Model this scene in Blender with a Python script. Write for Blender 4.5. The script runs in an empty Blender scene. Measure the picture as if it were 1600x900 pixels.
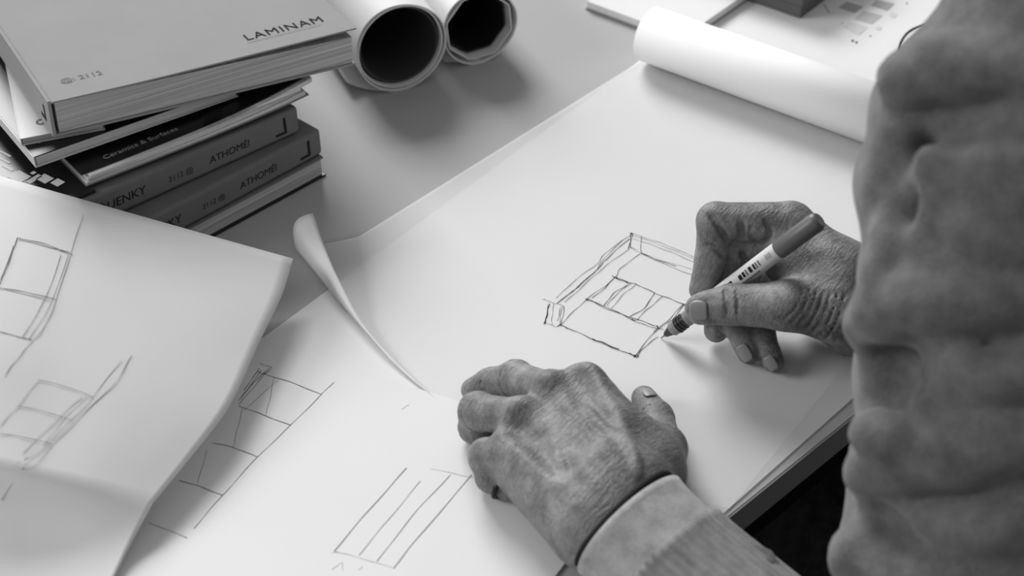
import bpy, bmesh, math, random
import numpy as np
from mathutils import Matrix, Vector

# ------------------------------------------------------------------ camera, world, light
SC = bpy.context.scene
COL = SC.collection
F_PX, PITCH, CAM_H = 2100.0, math.radians(39.5), 0.54      # desk top is z = 0, floor is z = -0.74
FLOOR_Z = -0.74
cam_data = bpy.data.cameras.new('camera')
cam_data.sensor_width = 36.0
cam_data.lens = F_PX / 1600.0 * 36.0
cam_data.clip_start = 0.02
cam = bpy.data.objects.new('camera', cam_data)
COL.objects.link(cam)
cam.location = (0, 0, CAM_H)
cam.rotation_euler = (math.pi / 2 - PITCH, 0, 0)
cam_data.dof.use_dof = True
cam_data.dof.focus_distance = 0.82
cam_data.dof.aperture_fstop = 7.5
SC.camera = cam

SC.view_settings.view_transform = 'Standard'
SC.view_settings.look = 'None'
SC.view_settings.gamma = 1.0
SC.view_settings.exposure = 0.12
SC.view_settings.use_curve_mapping = False

world = bpy.data.worlds.new('world')
world.use_nodes = True
world.node_tree.nodes['Background'].inputs[0].default_value = (1, 1, 1, 1)
world.node_tree.nodes['Background'].inputs[1].default_value = 0.29
SC.world = world


def area(name, loc, target, sx, sy, power):
    d = bpy.data.lights.new(name, 'AREA')
    d.shape = 'RECTANGLE'
    d.size, d.size_y, d.energy = sx, sy, power
    o = bpy.data.objects.new(name, d)
    COL.objects.link(o)
    o.location = loc
    o.rotation_euler = (Vector(target) - Vector(loc)).to_track_quat('-Z', 'Y').to_euler()
    return o


area('window_light_back', (-1.45, 4.5, 2.75), (0, 0.7, 0), 2.2, 1.8, 235)
area('side_fill_light', (-4.6, 0.3, 2.3), (0, 0.6, 0), 2.0, 1.6, 105)  # fill light added from the left to bring out sleeve and cuff

random.seed(7)
RNG = np.random.default_rng(7)


# ------------------------------------------------------------------ pixel -> place
def _ray(px, py):
    x, y = (px - 800) / F_PX, (450 - py) / F_PX
    c, s = math.cos(PITCH), math.sin(PITCH)
    return np.array([x, c + y * s, -s + y * c])


def P(px, py, z=0.0):
    """point at height z (metres above the desk) seen at that pixel"""
    d = _ray(px, py)
    return np.array([0, 0, CAM_H]) + (z - CAM_H) / d[2] * d


def PM(px, py, zmm):
    return P(px, py, zmm / 1000.0)


def D(px, py, depth):
    return np.array([0, 0, CAM_H]) + depth * _ray(px, py)


# ------------------------------------------------------------------ materials (all neutral: a black-and-white place)
MATS = {}


def mat(name, v, rough=0.6, spec=0.3, noise=0.0, nscale=20.0, bump=0.0, bscale=200.0, coat=0.0, stretch=None, trans=0.0):
    if name in MATS:
        return MATS[name]
    m = bpy.data.materials.new(name)
    m.use_nodes = True
    nt = m.node_tree
    b = nt.nodes['Principled BSDF']
    b.inputs['Base Color'].default_value = (v, v, v, 1)
    b.inputs['Roughness'].default_value = rough
    b.inputs['Specular IOR Level'].default_value = spec
    b.inputs['Coat Weight'].default_value = coat
    tc = nt.nodes.new('ShaderNodeTexCoord')
    mp = nt.nodes.new('ShaderNodeMapping')
    nt.links.new(tc.outputs['Object'], mp.inputs['Vector'])
    if stretch:
        mp.inputs['Scale'].default_value = stretch
    if noise:
        n = nt.nodes.new('ShaderNodeTexNoise')
        n.inputs['Scale'].default_value = nscale
        n.inputs['Detail'].default_value = 5
        nt.links.new(mp.outputs[0], n.inputs['Vector'])
        r = nt.nodes.new('ShaderNodeMapRange')
        r.inputs['From Min'].default_value = 0.3
        r.inputs['From Max'].default_value = 0.7
        r.inputs['To Min'].default_value = v * (1 - noise)
        r.inputs['To Max'].default_value = v * (1 + noise)
        nt.links.new(n.outputs[0], r.inputs[0])
        nt.links.new(r.outputs[0], b.inputs['Base Color'])
    if bump:
        n2 = nt.nodes.new('ShaderNodeTexNoise')
        n2.inputs['Scale'].default_value = bscale
        n2.inputs['Detail'].default_value = 4
        nt.links.new(mp.outputs[0], n2.inputs['Vector'])
        bp = nt.nodes.new('ShaderNodeBump')
        bp.inputs['Strength'].default_value = bump
        bp.inputs['Distance'].default_value = 0.001
        nt.links.new(n2.outputs[0], bp.inputs['Height'])
        nt.links.new(bp.outputs[0], b.inputs['Normal'])
    if trans:
        tb = nt.nodes.new('ShaderNodeBsdfTransparent')
        mx = nt.nodes.new('ShaderNodeMixShader')
        mx.inputs[0].default_value = trans
        out = nt.nodes['Material Output']
        nt.links.new(b.outputs[0], mx.inputs[1])
        nt.links.new(tb.outputs[0], mx.inputs[2])
        nt.links.new(mx.outputs[0], out.inputs[0])
    MATS[name] = m
    return m


# ------------------------------------------------------------------ object helpers
def tag(o, label=None, cat=None, group=None, kind=None):
    if label: o['label'] = label
    if cat: o['category'] = cat
    if group: o['group'] = group
    if kind: o['kind'] = kind
    return o


def origin_of(o):
    w = np.zeros(3)
    while o is not None:
        w = w + np.array(o.location)
        o = o.parent
    return w


def empty(name, loc):
    o = bpy.data.objects.new(name, None)
    o.empty_display_size = 0.03
    o.location = tuple(loc)
    COL.objects.link(o)
    return o


def obj(name, verts, faces, m, parent=None, loc=None, smooth=False):
    """one mesh object from world-space vertices; its origin is loc, or its parent's origin"""
    base = origin_of(parent)
    lo = np.zeros(3) if loc is None else np.array(loc, float) - base
    v = np.asarray(verts, float).reshape(-1, 3) - base - lo
    me = bpy.data.meshes.new(name)
    if isinstance(faces, np.ndarray):
        n, k = faces.shape
        me.vertices.add(len(v))
        me.vertices.foreach_set('co', v.astype(np.float32).ravel())
        me.loops.add(n * k)
        me.loops.foreach_set('vertex_index', faces.astype(np.int32).ravel())
        me.polygons.add(n)
        me.polygons.foreach_set('loop_start', np.arange(0, n * k, k, dtype=np.int32))
        me.polygons.foreach_set('loop_total', np.full(n, k, dtype=np.int32))
        me.update(calc_edges=True)
        me.validate()
    else:
        me.from_pydata([tuple(x) for x in v], [], [tuple(f) for f in faces])
        me.update()
    if smooth:
        me.polygons.foreach_set('use_smooth', np.ones(len(me.polygons), dtype=bool))
    me.materials.append(m)
    o = bpy.data.objects.new(name, me)
    o.location = tuple(lo)
    COL.objects.link(o)
    if parent is not None:
        o.parent = parent
    return o


def bevel(o, w, seg=2, ang=40):
    md = o.modifiers.new('bevel', 'BEVEL')
    md.width, md.segments, md.limit_method, md.angle_limit = w, seg, 'ANGLE', math.radians(ang)
    return o


def solid(o, t, off=-1):
    md = o.modifiers.new('thickness', 'SOLIDIFY')
    md.thickness, md.offset = t, off
    return o


def subd(o, n=1):
    md = o.modifiers.new('smooth', 'SUBSURF')
    md.levels = md.render_levels = n
    return o


def fix_normals(o):
    bm = bmesh.new()
    bm.from_mesh(o.data)
    bmesh.ops.recalc_face_normals(bm, faces=bm.faces)
    bm.to_mesh(o.data)
    bm.free()
    return o


BOXF = [(0, 3, 2, 1), (4, 5, 6, 7), (0, 1, 5, 4), (1, 2, 6, 5), (2, 3, 7, 6), (3, 0, 4, 7)]


def prism(poly, z0, z1):
    """vertices and faces of an upright prism over a polygon (list of xy)"""
    n = len(poly)
    v = [(p[0], p[1], z0) for p in poly] + [(p[0], p[1], z1) for p in poly]
    f = [tuple(range(n))[::-1], tuple(range(n, 2 * n))]
    f += [(i, (i + 1) % n, n + (i + 1) % n, n + i) for i in range(n)]
    return v, f


def tube(path, radii, m, name, parent=None, n=16, cap=True, smooth=True, loc=None):
    """round tube along a path; radii: one number for each point"""
    path = [np.asarray(p, float) for p in path]
    if not hasattr(radii, '__len__'):
        radii = [radii] * len(path)
    V, Fc = [], []
    T = []
    for i in range(len(path)):
        t = path[min(i + 1, len(path) - 1)] - path[max(i - 1, 0)]
        T.append(t / (np.linalg.norm(t) + 1e-12))
    up = np.array([0, 0, 1.0]) if abs(T[0][2]) < 0.9 else np.array([1.0, 0, 0])
    nrm = np.cross(T[0], up); nrm /= np.linalg.norm(nrm)
    for i, p in enumerate(path):
        nrm = nrm - T[i] * nrm.dot(T[i]); nrm /= np.linalg.norm(nrm)
        b = np.cross(T[i], nrm)
        for k in range(n):
            a = 2 * math.pi * k / n
            V.append(p + radii[i] * (math.cos(a) * nrm + math.sin(a) * b))
    for i in range(len(path) - 1):
        for k in range(n):
            Fc.append((i * n + k, i * n + (k + 1) % n, (i + 1) * n + (k + 1) % n, (i + 1) * n + k))
    if cap:
        Fc.append(tuple(range(n))[::-1])
        Fc.append(tuple(range((len(path) - 1) * n, len(path) * n)))
    o = obj(name, V, Fc, m, parent, loc=loc, smooth=smooth)
    return fix_normals(o)


def spline(pts, n=8):
    """Catmull-Rom through points"""
    pts = [np.asarray(p, float) for p in pts]
    Q = [2 * pts[0] - pts[1]] + pts + [2 * pts[-1] - pts[-2]]
    out = []
    for i in range(1, len(Q) - 2):
        for k in range(n):
            t = k / n
            p0, p1, p2, p3 = Q[i - 1], Q[i], Q[i + 1], Q[i + 2]
            out.append(0.5 * (2 * p1 + (p2 - p0) * t + (2 * p0 - 5 * p1 + 4 * p2 - p3) * t * t + (3 * p1 - p0 - 3 * p2 + p3) * t ** 3))
    out.append(pts[-1])
    return out


# lettering: flat print that lies on a surface
def lettering(name, body, origin, xdir, ydir, size, m, parent, align='LEFT', off=0.0004, shear=0.0, space=1.0):
    xd = np.array(xdir, float); xd /= np.linalg.norm(xd)
    zd = np.cross(xd, np.array(ydir, float)); zd /= np.linalg.norm(zd)
    yd = np.cross(zd, xd)
    c = bpy.data.curves.new(name, 'FONT')
    c.body = body
    c.size = size
    c.align_x = align
    c.shear = shear
    c.space_character = space
    c.extrude = 0.00005
    c.materials.append(m)
    tmp = bpy.data.objects.new(name + '_tmp', c)
    COL.objects.link(tmp)
    dg = bpy.context.evaluated_depsgraph_get()
    dg.update()
    me = bpy.data.meshes.new_from_object(tmp.evaluated_get(dg))
    bpy.data.objects.remove(tmp)
    bpy.data.curves.remove(c)
    R = Matrix(((xd[0], yd[0], zd[0], 0), (xd[1], yd[1], zd[1], 0), (xd[2], yd[2], zd[2], 0), (0, 0, 0, 1)))
    me.transform(R)
    o = bpy.data.objects.new(name, me)
    COL.objects.link(o)
    o.parent = parent
    o.location = tuple(np.array(origin, float) + zd * off - origin_of(parent))
    return o


# ------------------------------------------------------------------ distance-field sculpting (bodies, clothes)
class Field:
    def __init__(self, lo, hi, h):
        self.lo, self.h = np.array(lo, float), h
        self.n = np.ceil((np.array(hi) - self.lo) / h).astype(int) + 1
        self.F = np.full(self.n, 0.03, np.float32)
        self.ax = [(self.lo[i] + h * np.arange(self.n[i])).astype(np.float32) for i in range(3)]

    def box(self, lo, hi):
        a = np.clip(np.floor((np.array(lo) - self.lo) / self.h).astype(int), 0, self.n)
        b = np.clip(np.ceil((np.array(hi) - self.lo) / self.h).astype(int) + 1, 0, self.n)
        sl = tuple(slice(a[i], b[i]) for i in range(3))
        X = self.ax[0][sl[0]][:, None, None]
        Y = self.ax[1][sl[1]][None, :, None]
        Z = self.ax[2][sl[2]][None, None, :]
        return sl, X, Y, Z

    def cap(self, a, b, ra, rb, mg):
        a, b = np.asarray(a, float), np.asarray(b, float)
        r = max(ra, rb) + mg
        sl, X, Y, Z = self.box(np.minimum(a, b) - r, np.maximum(a, b) + r)
        d = b - a
        L2 = max(d.dot(d), 1e-12)
        t = np.clip(((X - a[0]) * d[0] + (Y - a[1]) * d[1] + (Z - a[2]) * d[2]) / L2, 0, 1)
        q = np.sqrt((X - a[0] - t * d[0]) ** 2 + (Y - a[1] - t * d[1]) ** 2 + (Z - a[2] - t * d[2]) ** 2)
        return sl, (q - (ra + (rb - ra) * t)).astype(np.float32)

    @staticmethod
    def smin(a, b, k):
        h = np.maximum(k - np.abs(a - b), 0) / k
        return np.minimum(a, b) - h * h * (k * 0.25)

    def add(self, a, b, ra, rb=None, k=0.004):
        rb = ra if rb is None else rb
        sl, d = self.cap(a, b, ra, rb, k + 3 * self.h + 0.004)
        self.F[sl] = self.smin(self.F[sl], d, k)

    def cut(self, a, b, ra, rb=None, k=0.002):
        rb = ra if rb is None else rb
        sl, d = self.cap(a, b, ra, rb, k + 3 * self.h)
        self.F[sl] = -self.smin(-self.F[sl], d, k)

    def ell(self, c, ax, k=0.006):
        """ellipsoid; ax: three semi-axis vectors"""
        c = np.asarray(c, float)
        A = [np.asarray(x, float) for x in ax]
        ext = np.sqrt(sum(x * x for x in A)) + k + 3 * self.h + 0.003
        sl, X, Y, Z = self.box(c - ext, c + ext)
        q = 0
        g = 0
        for x in A:
            L = np.linalg.norm(x)
            u = ((X - c[0]) * x[0] + (Y - c[1]) * x[1] + (Z - c[2]) * x[2]) / L
            q = q + (u / L) ** 2
            g = g + (u / L ** 2) ** 2
        q = np.sqrt(q); g = np.sqrt(g) + 1e-9
        d = (q * (q - 1) / g).astype(np.float32)
        self.F[sl] = self.smin(self.F[sl], d, k)

    def merge(self, other, k):
        """other: a field on the same grid"""
        self.F = self.smin(self.F, other.F, k)

    def mesh(self, relax=1):
        F = self.F
        ins = F < 0
        nx, ny, nz = F.shape
        cnt = np.zeros((nx - 1, ny - 1, nz - 1), np.int8)
        for dx in (0, 1):
            for dy in (0, 1):
                for dz in (0, 1):
                    cnt += ins[dx:nx - 1 + dx, dy:ny - 1 + dy, dz:nz - 1 + dz]
        act = np.argwhere((cnt > 0) & (cnt < 8))
        idx = np.full(cnt.shape, -1, np.int64)
        idx[tuple(act.T)] = np.arange(len(act))
        s = np.zeros((len(act), 3)); c = np.zeros(len(act))
        for axx in range(3):
            o1, o2 = [i for i in range(3) if i != axx]
            for u in (0, 1):
                for v in (0, 1):
                    a = act.copy(); a[:, o1] += u; a[:, o2] += v
                    b = a.copy(); b[:, axx] += 1
                    f0, f1 = F[tuple(a.T)], F[tuple(b.T)]
                    m = (f0 < 0) != (f1 < 0)
                    t = f0[m] / (f0[m] - f1[m])
                    p = a[m].astype(float); p[:, axx] += t
                    s[m] += p; c[m] += 1
        V = s / c[:, None]
        quads = []
        for axx in range(3):
            o1, o2 = [(1, 2), (2, 0), (0, 1)][axx]
            n0 = [slice(None)] * 3; n1 = [slice(None)] * 3
            n0[axx] = slice(0, -1); n1[axx] = slice(1, None)
            A, B = ins[tuple(n0)], ins[tuple(n1)]
            for flip in (False, True):
                e = np.argwhere((A & ~B) if not flip else (~A & B))
                ok = (e[:, o1] > 0) & (e[:, o2] > 0) & (e[:, o1] < F.shape[o1] - 1) & (e[:, o2] < F.shape[o2] - 1)
                e = e[ok]
                q = []
                for (u, v) in ((-1, -1), (0, -1), (0, 0), (-1, 0)):
                    w = e.copy(); w[:, o1] += u; w[:, o2] += v
                    q.append(idx[tuple(w.T)])
                q = np.stack(q if not flip else q[::-1], 1)
                quads.append(q)
        Q = np.concatenate(quads)
        Q = Q[(Q >= 0).all(1)]
        for _ in range(relax):
            acc = np.zeros_like(V); n = np.zeros(len(V))
            for i in range(4):
                j = (i + 1) % 4
                for (p, q) in ((i, j), (j, i)):
                    for d in range(3):
                        acc[:, d] += np.bincount(Q[:, p], V[Q[:, q], d], len(V))
                    n += np.bincount(Q[:, p], minlength=len(V))
            V = 0.5 * V + 0.5 * acc / np.maximum(n, 1)[:, None]
        return self.lo + V * self.h, Q


def vnormals(V, Q):
    n = np.cross(V[Q[:, 2]] - V[Q[:, 0]], V[Q[:, 3]] - V[Q[:, 1]])
    N = np.zeros_like(V)
    for i in range(4):
        for d in range(3):
            N[:, d] += np.bincount(Q[:, i], n[:, d], len(V))
    return N / (np.linalg.norm(N, axis=1)[:, None] + 1e-12)

# ------------------------------------------------------------------ the setting
M_DESK = mat('desk_laminate', 0.44, rough=0.6, spec=0.12, noise=0.03, nscale=3, bump=0.04, bscale=900)
M_EDGE = mat('desk_edge_band', 0.30, rough=0.5, spec=0.3)
M_BLACK = mat('black_steel', 0.006, rough=0.6, spec=0.1)
M_FLOOR = mat('dark_carpet', 0.05, rough=0.95, spec=0.0, noise=0.5, nscale=60, bump=0.8, bscale=500)
M_PAPER = mat('white_paper', 0.80, rough=0.75, spec=0.2, noise=0.015, nscale=8, bump=0.03, bscale=500)
M_PAPER2 = mat('sketch_paper', 0.78, rough=0.75, spec=0.2, noise=0.02, nscale=9, bump=0.03, bscale=500)
M_VELLUM = mat('tracing_vellum', 0.90, rough=0.55, spec=0.25, noise=0.03, nscale=6, bump=0.02, bscale=300, trans=0.5)
M_ROLL = mat('rolled_paper', 0.82, rough=0.65, spec=0.2)
M_INK = mat('pen_ink', 0.012, rough=0.6, spec=0.1)
M_PENCIL = mat('pencil_graphite', 0.16, rough=0.6, spec=0.1)
M_PENCIL_SOFT = mat('faint_graphite', 0.42, rough=0.6, spec=0.1)

fl = obj('floor', [(-3, -2, FLOOR_Z), (3, -2, FLOOR_Z), (3, 3.2, FLOOR_Z), (-3, 3.2, FLOOR_Z)], [(0, 1, 2, 3)], M_FLOOR)
tag(fl, 'dark carpet floor below the desk', kind='structure')

E_A, E_B = P(1128, 818), P(1356, 634)
E_D = (E_B - E_A) / np.linalg.norm(E_B - E_A)               # along the desk's front edge
E_N = np.array([E_D[1], -E_D[0], 0])                         # towards the sitter
desk = empty('desk', np.append((E_A + E_D * 0.3 - E_N * 0.45)[:2], FLOOR_Z))
tag(desk, 'large grey laminate desk with dark edge band and black frame', 'desk')


def on_desk(s, t, z):
    q = E_A + E_D * s - E_N * t
    return (q[0], q[1], z)


def desk_box(name, s0, s1, t0, t1, z0, z1, m, bw=0.0):
    poly = [on_desk(s0, t0, 0), on_desk(s1, t0, 0), on_desk(s1, t1, 0), on_desk(s0, t1, 0)]
    v, f = prism(poly, z0, z1)
    o = fix_normals(obj(name, v, f, m, desk))
    if bw:
        bevel(o, bw)
    return o


desk_box('desk_top', -0.62, 1.25, 0.0012, 1.05, -0.022, 0.0, M_DESK)
desk_box('edge_band', -0.62, 1.25, 0.0, 0.0012, -0.022, -0.0004, M_EDGE)
desk_box('frame_rail', -0.55, 1.18, 0.006, 0.046, -0.052, -0.0222, M_BLACK, 0.002)
desk_box('frame_rail', -0.55, 1.18, 0.96, 1.0, -0.052, -0.0222, M_BLACK, 0.002)
for s in (-0.55, 1.13):
    desk_box('side_rail', s, s + 0.05, 0.05, 0.955, -0.052, -0.0222, M_BLACK, 0.002)
    for t in (0.01, 0.95):
        desk_box('leg', s, s + 0.05, t, t + 0.05, FLOOR_Z, -0.0525, M_BLACK, 0.003)


# ------------------------------------------------------------------ paper
def flat_sheet(name, pts, z, m, t=0.00022, parent=None, loc=None):
    v = [(p[0], p[1], z) for p in pts]
    c = np.mean(np.array(v), 0)
    o = obj(name, v, [tuple(range(len(v)))], m, parent, loc=c if (parent is None and loc is None) else loc)
    fix_normals(o)
    if o.data.polygons[0].normal.z < 0:
        o.data.flip_normals()
    solid(o, t, -1)
    return o


def ribbon(strokes, zf, m, name, parent, n_sub=6, lift=0.00018, wob=0.0004):
    """pen and pencil lines: thin ribbons lying on a sheet; strokes = (pixel points, width in mm)"""
    V, Fc, Mi = [], [], []
    for st in strokes:
        pts, w, mi = st if len(st) == 3 else (*st, 0)
        q = [zf(*p) for p in pts]
        if len(q) > 2:
            q = spline(q, n_sub)
        else:
            q = [q[0] + (q[1] - q[0]) * k / 7 for k in range(8)]
        q = [np.asarray(p) for p in q]
        ph = random.uniform(0, 6)
        n0 = len(V)
        for i, p in enumerate(q):
            d = q[min(i + 1, len(q) - 1)] - q[max(i - 1, 0)]
            nn = np.array([-d[1], d[0], 0]); nn /= np.linalg.norm(nn) + 1e-9
            c = p + nn * wob * math.sin(ph + i * 0.9) + np.array([0, 0, lift])
            ww = w / 2000 * (0.55 + 0.45 * abs(math.sin(ph * 2 + i * 0.55)))
            dz = np.array([0, 0, 0.0])
            V += [c - nn * ww + dz, c + nn * ww + dz]
        for i in range(len(q) - 1):
            a = n0 + 2 * i
            Fc.append((a, a + 2, a + 3, a + 1))
            Mi.append(mi)
    ms = m if isinstance(m, (list, tuple)) else [m]
    o = obj(name, V, Fc, ms[0], parent)
    for x in ms[1:]:
        o.data.materials.append(x)
    o.data.polygons.foreach_set('material_index', np.array(Mi, dtype=np.int32))
    o['kind'] = 'stuff'
    return o


def crop(pts, ox, oy, s):
    return [(ox + x * s, oy + y * s) for x, y in pts]


Z_N, Z_O, Z_2 = 0.0005, 0.0010, 0.0014
Z_U = 0.00025

rollL, rollR = P(1000, 100), P(1330, 222)
r_dir = (rollR - rollL) / np.linalg.norm(rollR - rollL)


def isect(p, d, q, e):
    A = np.array([[d[0], -e[0]], [d[1], -e[1]]])
    t = np.linalg.solve(A, (q - p)[:2])[0]
    return p + d * t


nL0, nL1 = P(424, 519), P(950, 132)
nd = (nL1 - nL0) / np.linalg.norm(nL1 - nL0)
nR0, nR1 = P(1140, 796), P(1316, 578)
rd = nR1 - nR0
back = rollL + np.array([0.012, 0.016, 0])
N_poly = [nL0 - nd * 0.05, nR0, isect(nR0, rd, back, r_dir), isect(nL0, nd, back, r_dir)]
sheet_n = flat_sheet('drawing_sheet', N_poly, Z_N, M_PAPER)
tag(sheet_n, 'white drawing sheet carrying the ink sketch of a slab under the pen hand', 'paper')

# tracing sheet lying over it: its near left corner curls up, its far end is rolled
hinge_px = [(462, 388, 2.2), (492, 424, 1.8), (532, 474, 1.5), (585, 532, 1.3), (632, 583, 1.15), (690, 630, 1.0)]
edge_px = [(489, 333, 20), (508, 388, 17), (531, 440, 12.5), (568, 505, 5.5), (622, 568, 2.0), (690, 631, 1.25)]
oL = P(669, 300)
oL2 = P(811, 213)
od = (oL2 - oL) / np.linalg.norm(oL2 - oL)
oR0, oR1 = P(1122, 811), P(1348, 610)
O_far_l, O_far_r = isect(oL, od, back, r_dir), isect(oR0, oR1 - oR0, back, r_dir)
O_flat = [PM(*p) for p in hinge_px][::1]
O_poly = O_flat + [P(752, 662), oR0 + 0 * oR0, O_far_r, O_far_l, P(560, 372)]
V = [(p[0], p[1], Z_O) for p in O_poly]
Fo = [tuple(range(len(V)))]
hs, es = spline([PM(*p) for p in hinge_px], 6), spline([PM(*p) for p in edge_px], 6)
base = len(V)
NA = 10
view = np.array([0, 0, CAM_H])
for h_, e_ in zip(hs, es):
    h_ = np.array([h_[0], h_[1], Z_O])
    w_ = np.linalg.norm(e_ - h_)
    side = np.array([-0.75, 0.12, 0.0]) * w_
    for k in range(NA + 1):                                    # rises on the left, leans back over to the right
        t = k / NA
        p = h_ + (e_ - h_) * t + side * math.sin(math.pi * t) * 0.30 + np.array([0, 0, 1.0]) * w_ * 0.22 * math.sin(math.pi * t)
        V.append(p)
for i in range(len(hs) - 1):
    for k in range(NA):
        a = base + i * (NA + 1) + k
        Fo.append((a, a + 1, a + NA + 2, a + NA + 1))
trace = empty('tracing_sheet', np.mean(np.array(O_poly), 0) * [1, 1, 0] + [0, 0, Z_O])
tag(trace, 'translucent tracing sheet with curled corner and far end rolled up', 'paper')
me_flat = flat_sheet('sheet', O_poly, Z_O, M_VELLUM, parent=trace)
curl = obj('curled_corner', V[base:], [tuple(i - base for i in f) for f in Fo[1:]], M_ROLL, trace, smooth=True)
solid(curl, 0.0002, 0)
# the rolled end: a scroll of paper
R_ROLL = 0.0225
ax_c = rollL + np.array([0, 0, R_ROLL + 0.0016]) + np.array([r_dir[1], -r_dir[0], 0]) * -0.0065
perp = np.array([-r_dir[1], r_dir[0], 0])                     # away from the camera
if perp[1] < 0: perp = -perp
SV, SF = [], []
NS, TURNS = 150, 3.2
for i in range(NS + 1):
    a = -math.pi / 2 + 2 * math.pi * TURNS * i / NS
    r = R_ROLL - 0.0016 * (i / NS) * TURNS
    for s in (0.002, 0.31):
        SV.append(ax_c + perp * r * math.cos(a) + np.array([0, 0, 1]) * r * math.sin(a) + r_dir * s)
for i in range(NS):
    SF.append((2 * i, 2 * i + 1, 2 * i + 3, 2 * i + 2))
scroll = obj('rolled_end', SV, SF, M_ROLL, trace, smooth=True)
solid(scroll, 0.0004, 0)

# the ink sketch on the drawing sheet (seen through the vellum, drawn on top of it)
ZS = Z_O + 0.0001
S8 = [([(598, 55), (592, 110), (580, 165)], .6), ([(605, 60), (590, 150)], .5), ([(585, 148), (598, 152)], .8), ([(590, 62), (606, 58)], .8),
      ([(598, 70), (440, 180), (380, 255), (240, 360), (120, 475)], .4), ([(585, 95), (450, 215), (400, 270), (270, 390), (125, 510)], .55),
      ([(575, 165), (440, 265), (330, 360), (210, 470), (170, 500)], .4), ([(560, 92), (440, 205), (370, 300), (290, 375), (140, 495)], .35),
      ([(600, 60), (740, 105), (860, 150), (1000, 212)], .35), ([(610, 95), (720, 130), (850, 180), (1000, 243)], .35),
      ([(590, 150), (650, 180), (800, 235), (1000, 293)], .3), ([(665, 190), (780, 235), (885, 268)], .55), ([(665, 190), (820, 260), (990, 328)], .4),
      ([(600, 70), (800, 140), (1000, 225)], .3), ([(660, 80), (662, 190)], .4), ([(600, 150), (640, 165)], .3),
      ([(660, 190), (540, 275), (500, 335), (440, 390), (310, 485), (200, 590), (135, 655)], .45),
      ([(480, 335), (590, 375), (640, 390), (745, 440), (850, 480), (945, 518)], .6), ([(500, 345), (580, 380)], .7), ([(475, 330), (510, 350)], .5),
      ([(310, 485), (430, 525), (610, 615), (700, 650), (805, 677)], .5), ([(320, 480), (450, 545), (590, 595), (720, 640), (770, 660)], .6),
      ([(305, 478), (325, 488)], .9), ([(600, 608), (625, 620)], .8),
      ([(490, 340), (440, 400), (350, 475)], .45), ([(570, 390), (480, 450), (425, 525)], .5), ([(600, 375), (500, 455), (445, 520)], .4),
      ([(630, 390), (560, 440), (470, 540)], .4), ([(745, 440), (690, 530), (590, 595)], .55), ([(800, 465), (720, 530), (630, 615)], .45),
      ([(935, 520), (850, 620), (770, 670), (640, 820), (630, 845)], .5), ([(930, 512), (840, 610), (740, 690)], .45), ([(770, 722), (680, 790), (635, 850)], .5),
      ([(925, 512), (945, 520)], .9), ([(760, 650), (775, 670)], .7),
      ([(135, 640), (250, 690), (380, 750), (500, 800), (625, 845)], .55), ([(150, 645), (190, 670)], .5), ([(350, 735), (420, 760), (520, 803)], .8),
      ([(585, 828), (645, 850)], .8), ([(610, 850), (640, 835)], .8), ([(620, 835), (630, 858)], .6),
      ([(75, 510), (62, 570), (52, 630)], .6), ([(70, 510), (42, 642)], .35), ([(28, 482), (50, 485), (85, 502)], .35), ([(80, 500), (125, 512), (175, 525)], .35),
      ([(105, 512), (92, 590), (90, 645)], .3), ([(150, 530), (125, 620)], .35), ([(172, 530), (150, 640)], .35), ([(45, 630), (110, 655), (140, 650)], .35),
      ([(160, 525), (138, 630)], .3), ([(45, 620), (48, 640)], .7), ([(130, 655), (150, 640)], .8)]
ink = ribbon([(crop(p, 840, 350, 260 / 1064), w * 0.85) for p, w in S8], lambda x, y: P(x, y, ZS), M_INK, 'ink_sketch', trace, wob=0.0003)

# sheet with two pencil sketches in front
a2, b2 = P(425, 540), P(631, 603)
u2 = (b2 - a2) / np.linalg.norm(b2 - a2)
v2 = np.array([u2[1], -u2[0], 0])
if v2[1] > 0: v2 = -v2
c2 = a2 - u2 * 0.10
S2_poly = [c2, c2 + u2 * 0.335, c2 + u2 * 0.315 + v2 * 0.215, c2 + v2 * 0.30]
for i_, q_ in enumerate(S2_poly):                               # keep the sheet on the desk
    t_ = -(q_ - E_A).dot(E_N)
    if t_ < .003: S2_poly[i_] = q_ - E_N * (.003 - t_)
sheet2 = flat_sheet('sketch_sheet', S2_poly, Z_2, M_PAPER2)
tag(sheet2, 'white sketch sheet with pencilled grid, lying under the left hand and raised sheet', 'paper')
z2 = lambda x, y: P(x, y, Z_2)
C7 = (180, 320, 580 / 900)
S7a = [([(350, 385), (380, 395)], .5), ([(380, 395), (362, 412)], .6), ([(345, 405), (362, 412)], .6), ([(360, 410), (430, 432), (500, 460)], .7),
       ([(530, 430), (500, 460), (425, 535), (345, 612), (260, 705), (190, 785)], .5), ([(300, 488), (365, 512), (425, 535)], .7), ([(235, 577), (290, 590), (345, 612)], .7),
       ([(155, 668), (210, 685), (260, 705)], .75), ([(372, 398), (300, 485)], .5), ([(362, 405), (305, 465)], .6), ([(355, 402), (300, 475)], .6), ([(350, 398), (312, 450)], .6)]
S7b = [([(80, 770), (175, 808)], .6), ([(385, 420), (375, 470), (365, 510)], .5), ([(308, 495), (295, 550), (285, 590)], .5), ([(222, 595), (200, 675)], .5),
       ([(395, 425), (310, 500)], .4), ([(707, 638), (620, 735), (530, 840)], .8), ([(812, 655), (720, 755), (635, 865)], .6), ([(865, 655), (740, 800), (675, 880)], .75)]
S7c = [([(740, 670), (665, 760), (590, 850)], .6), ([(765, 640), (870, 662)], .4), ([(530, 840), (600, 858), (678, 882)], .4), ([(525, 885), (548, 868), (552, 886)], .4),
       ([(590, 885), (600, 878)], .4), ([(695, 495), (712, 485)], .4), ([(540, 840), (525, 845)], .4)]
M_GR = [M_PENCIL, mat('mid_graphite', 0.30, rough=.6, spec=.1), M_PENCIL_SOFT]
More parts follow.
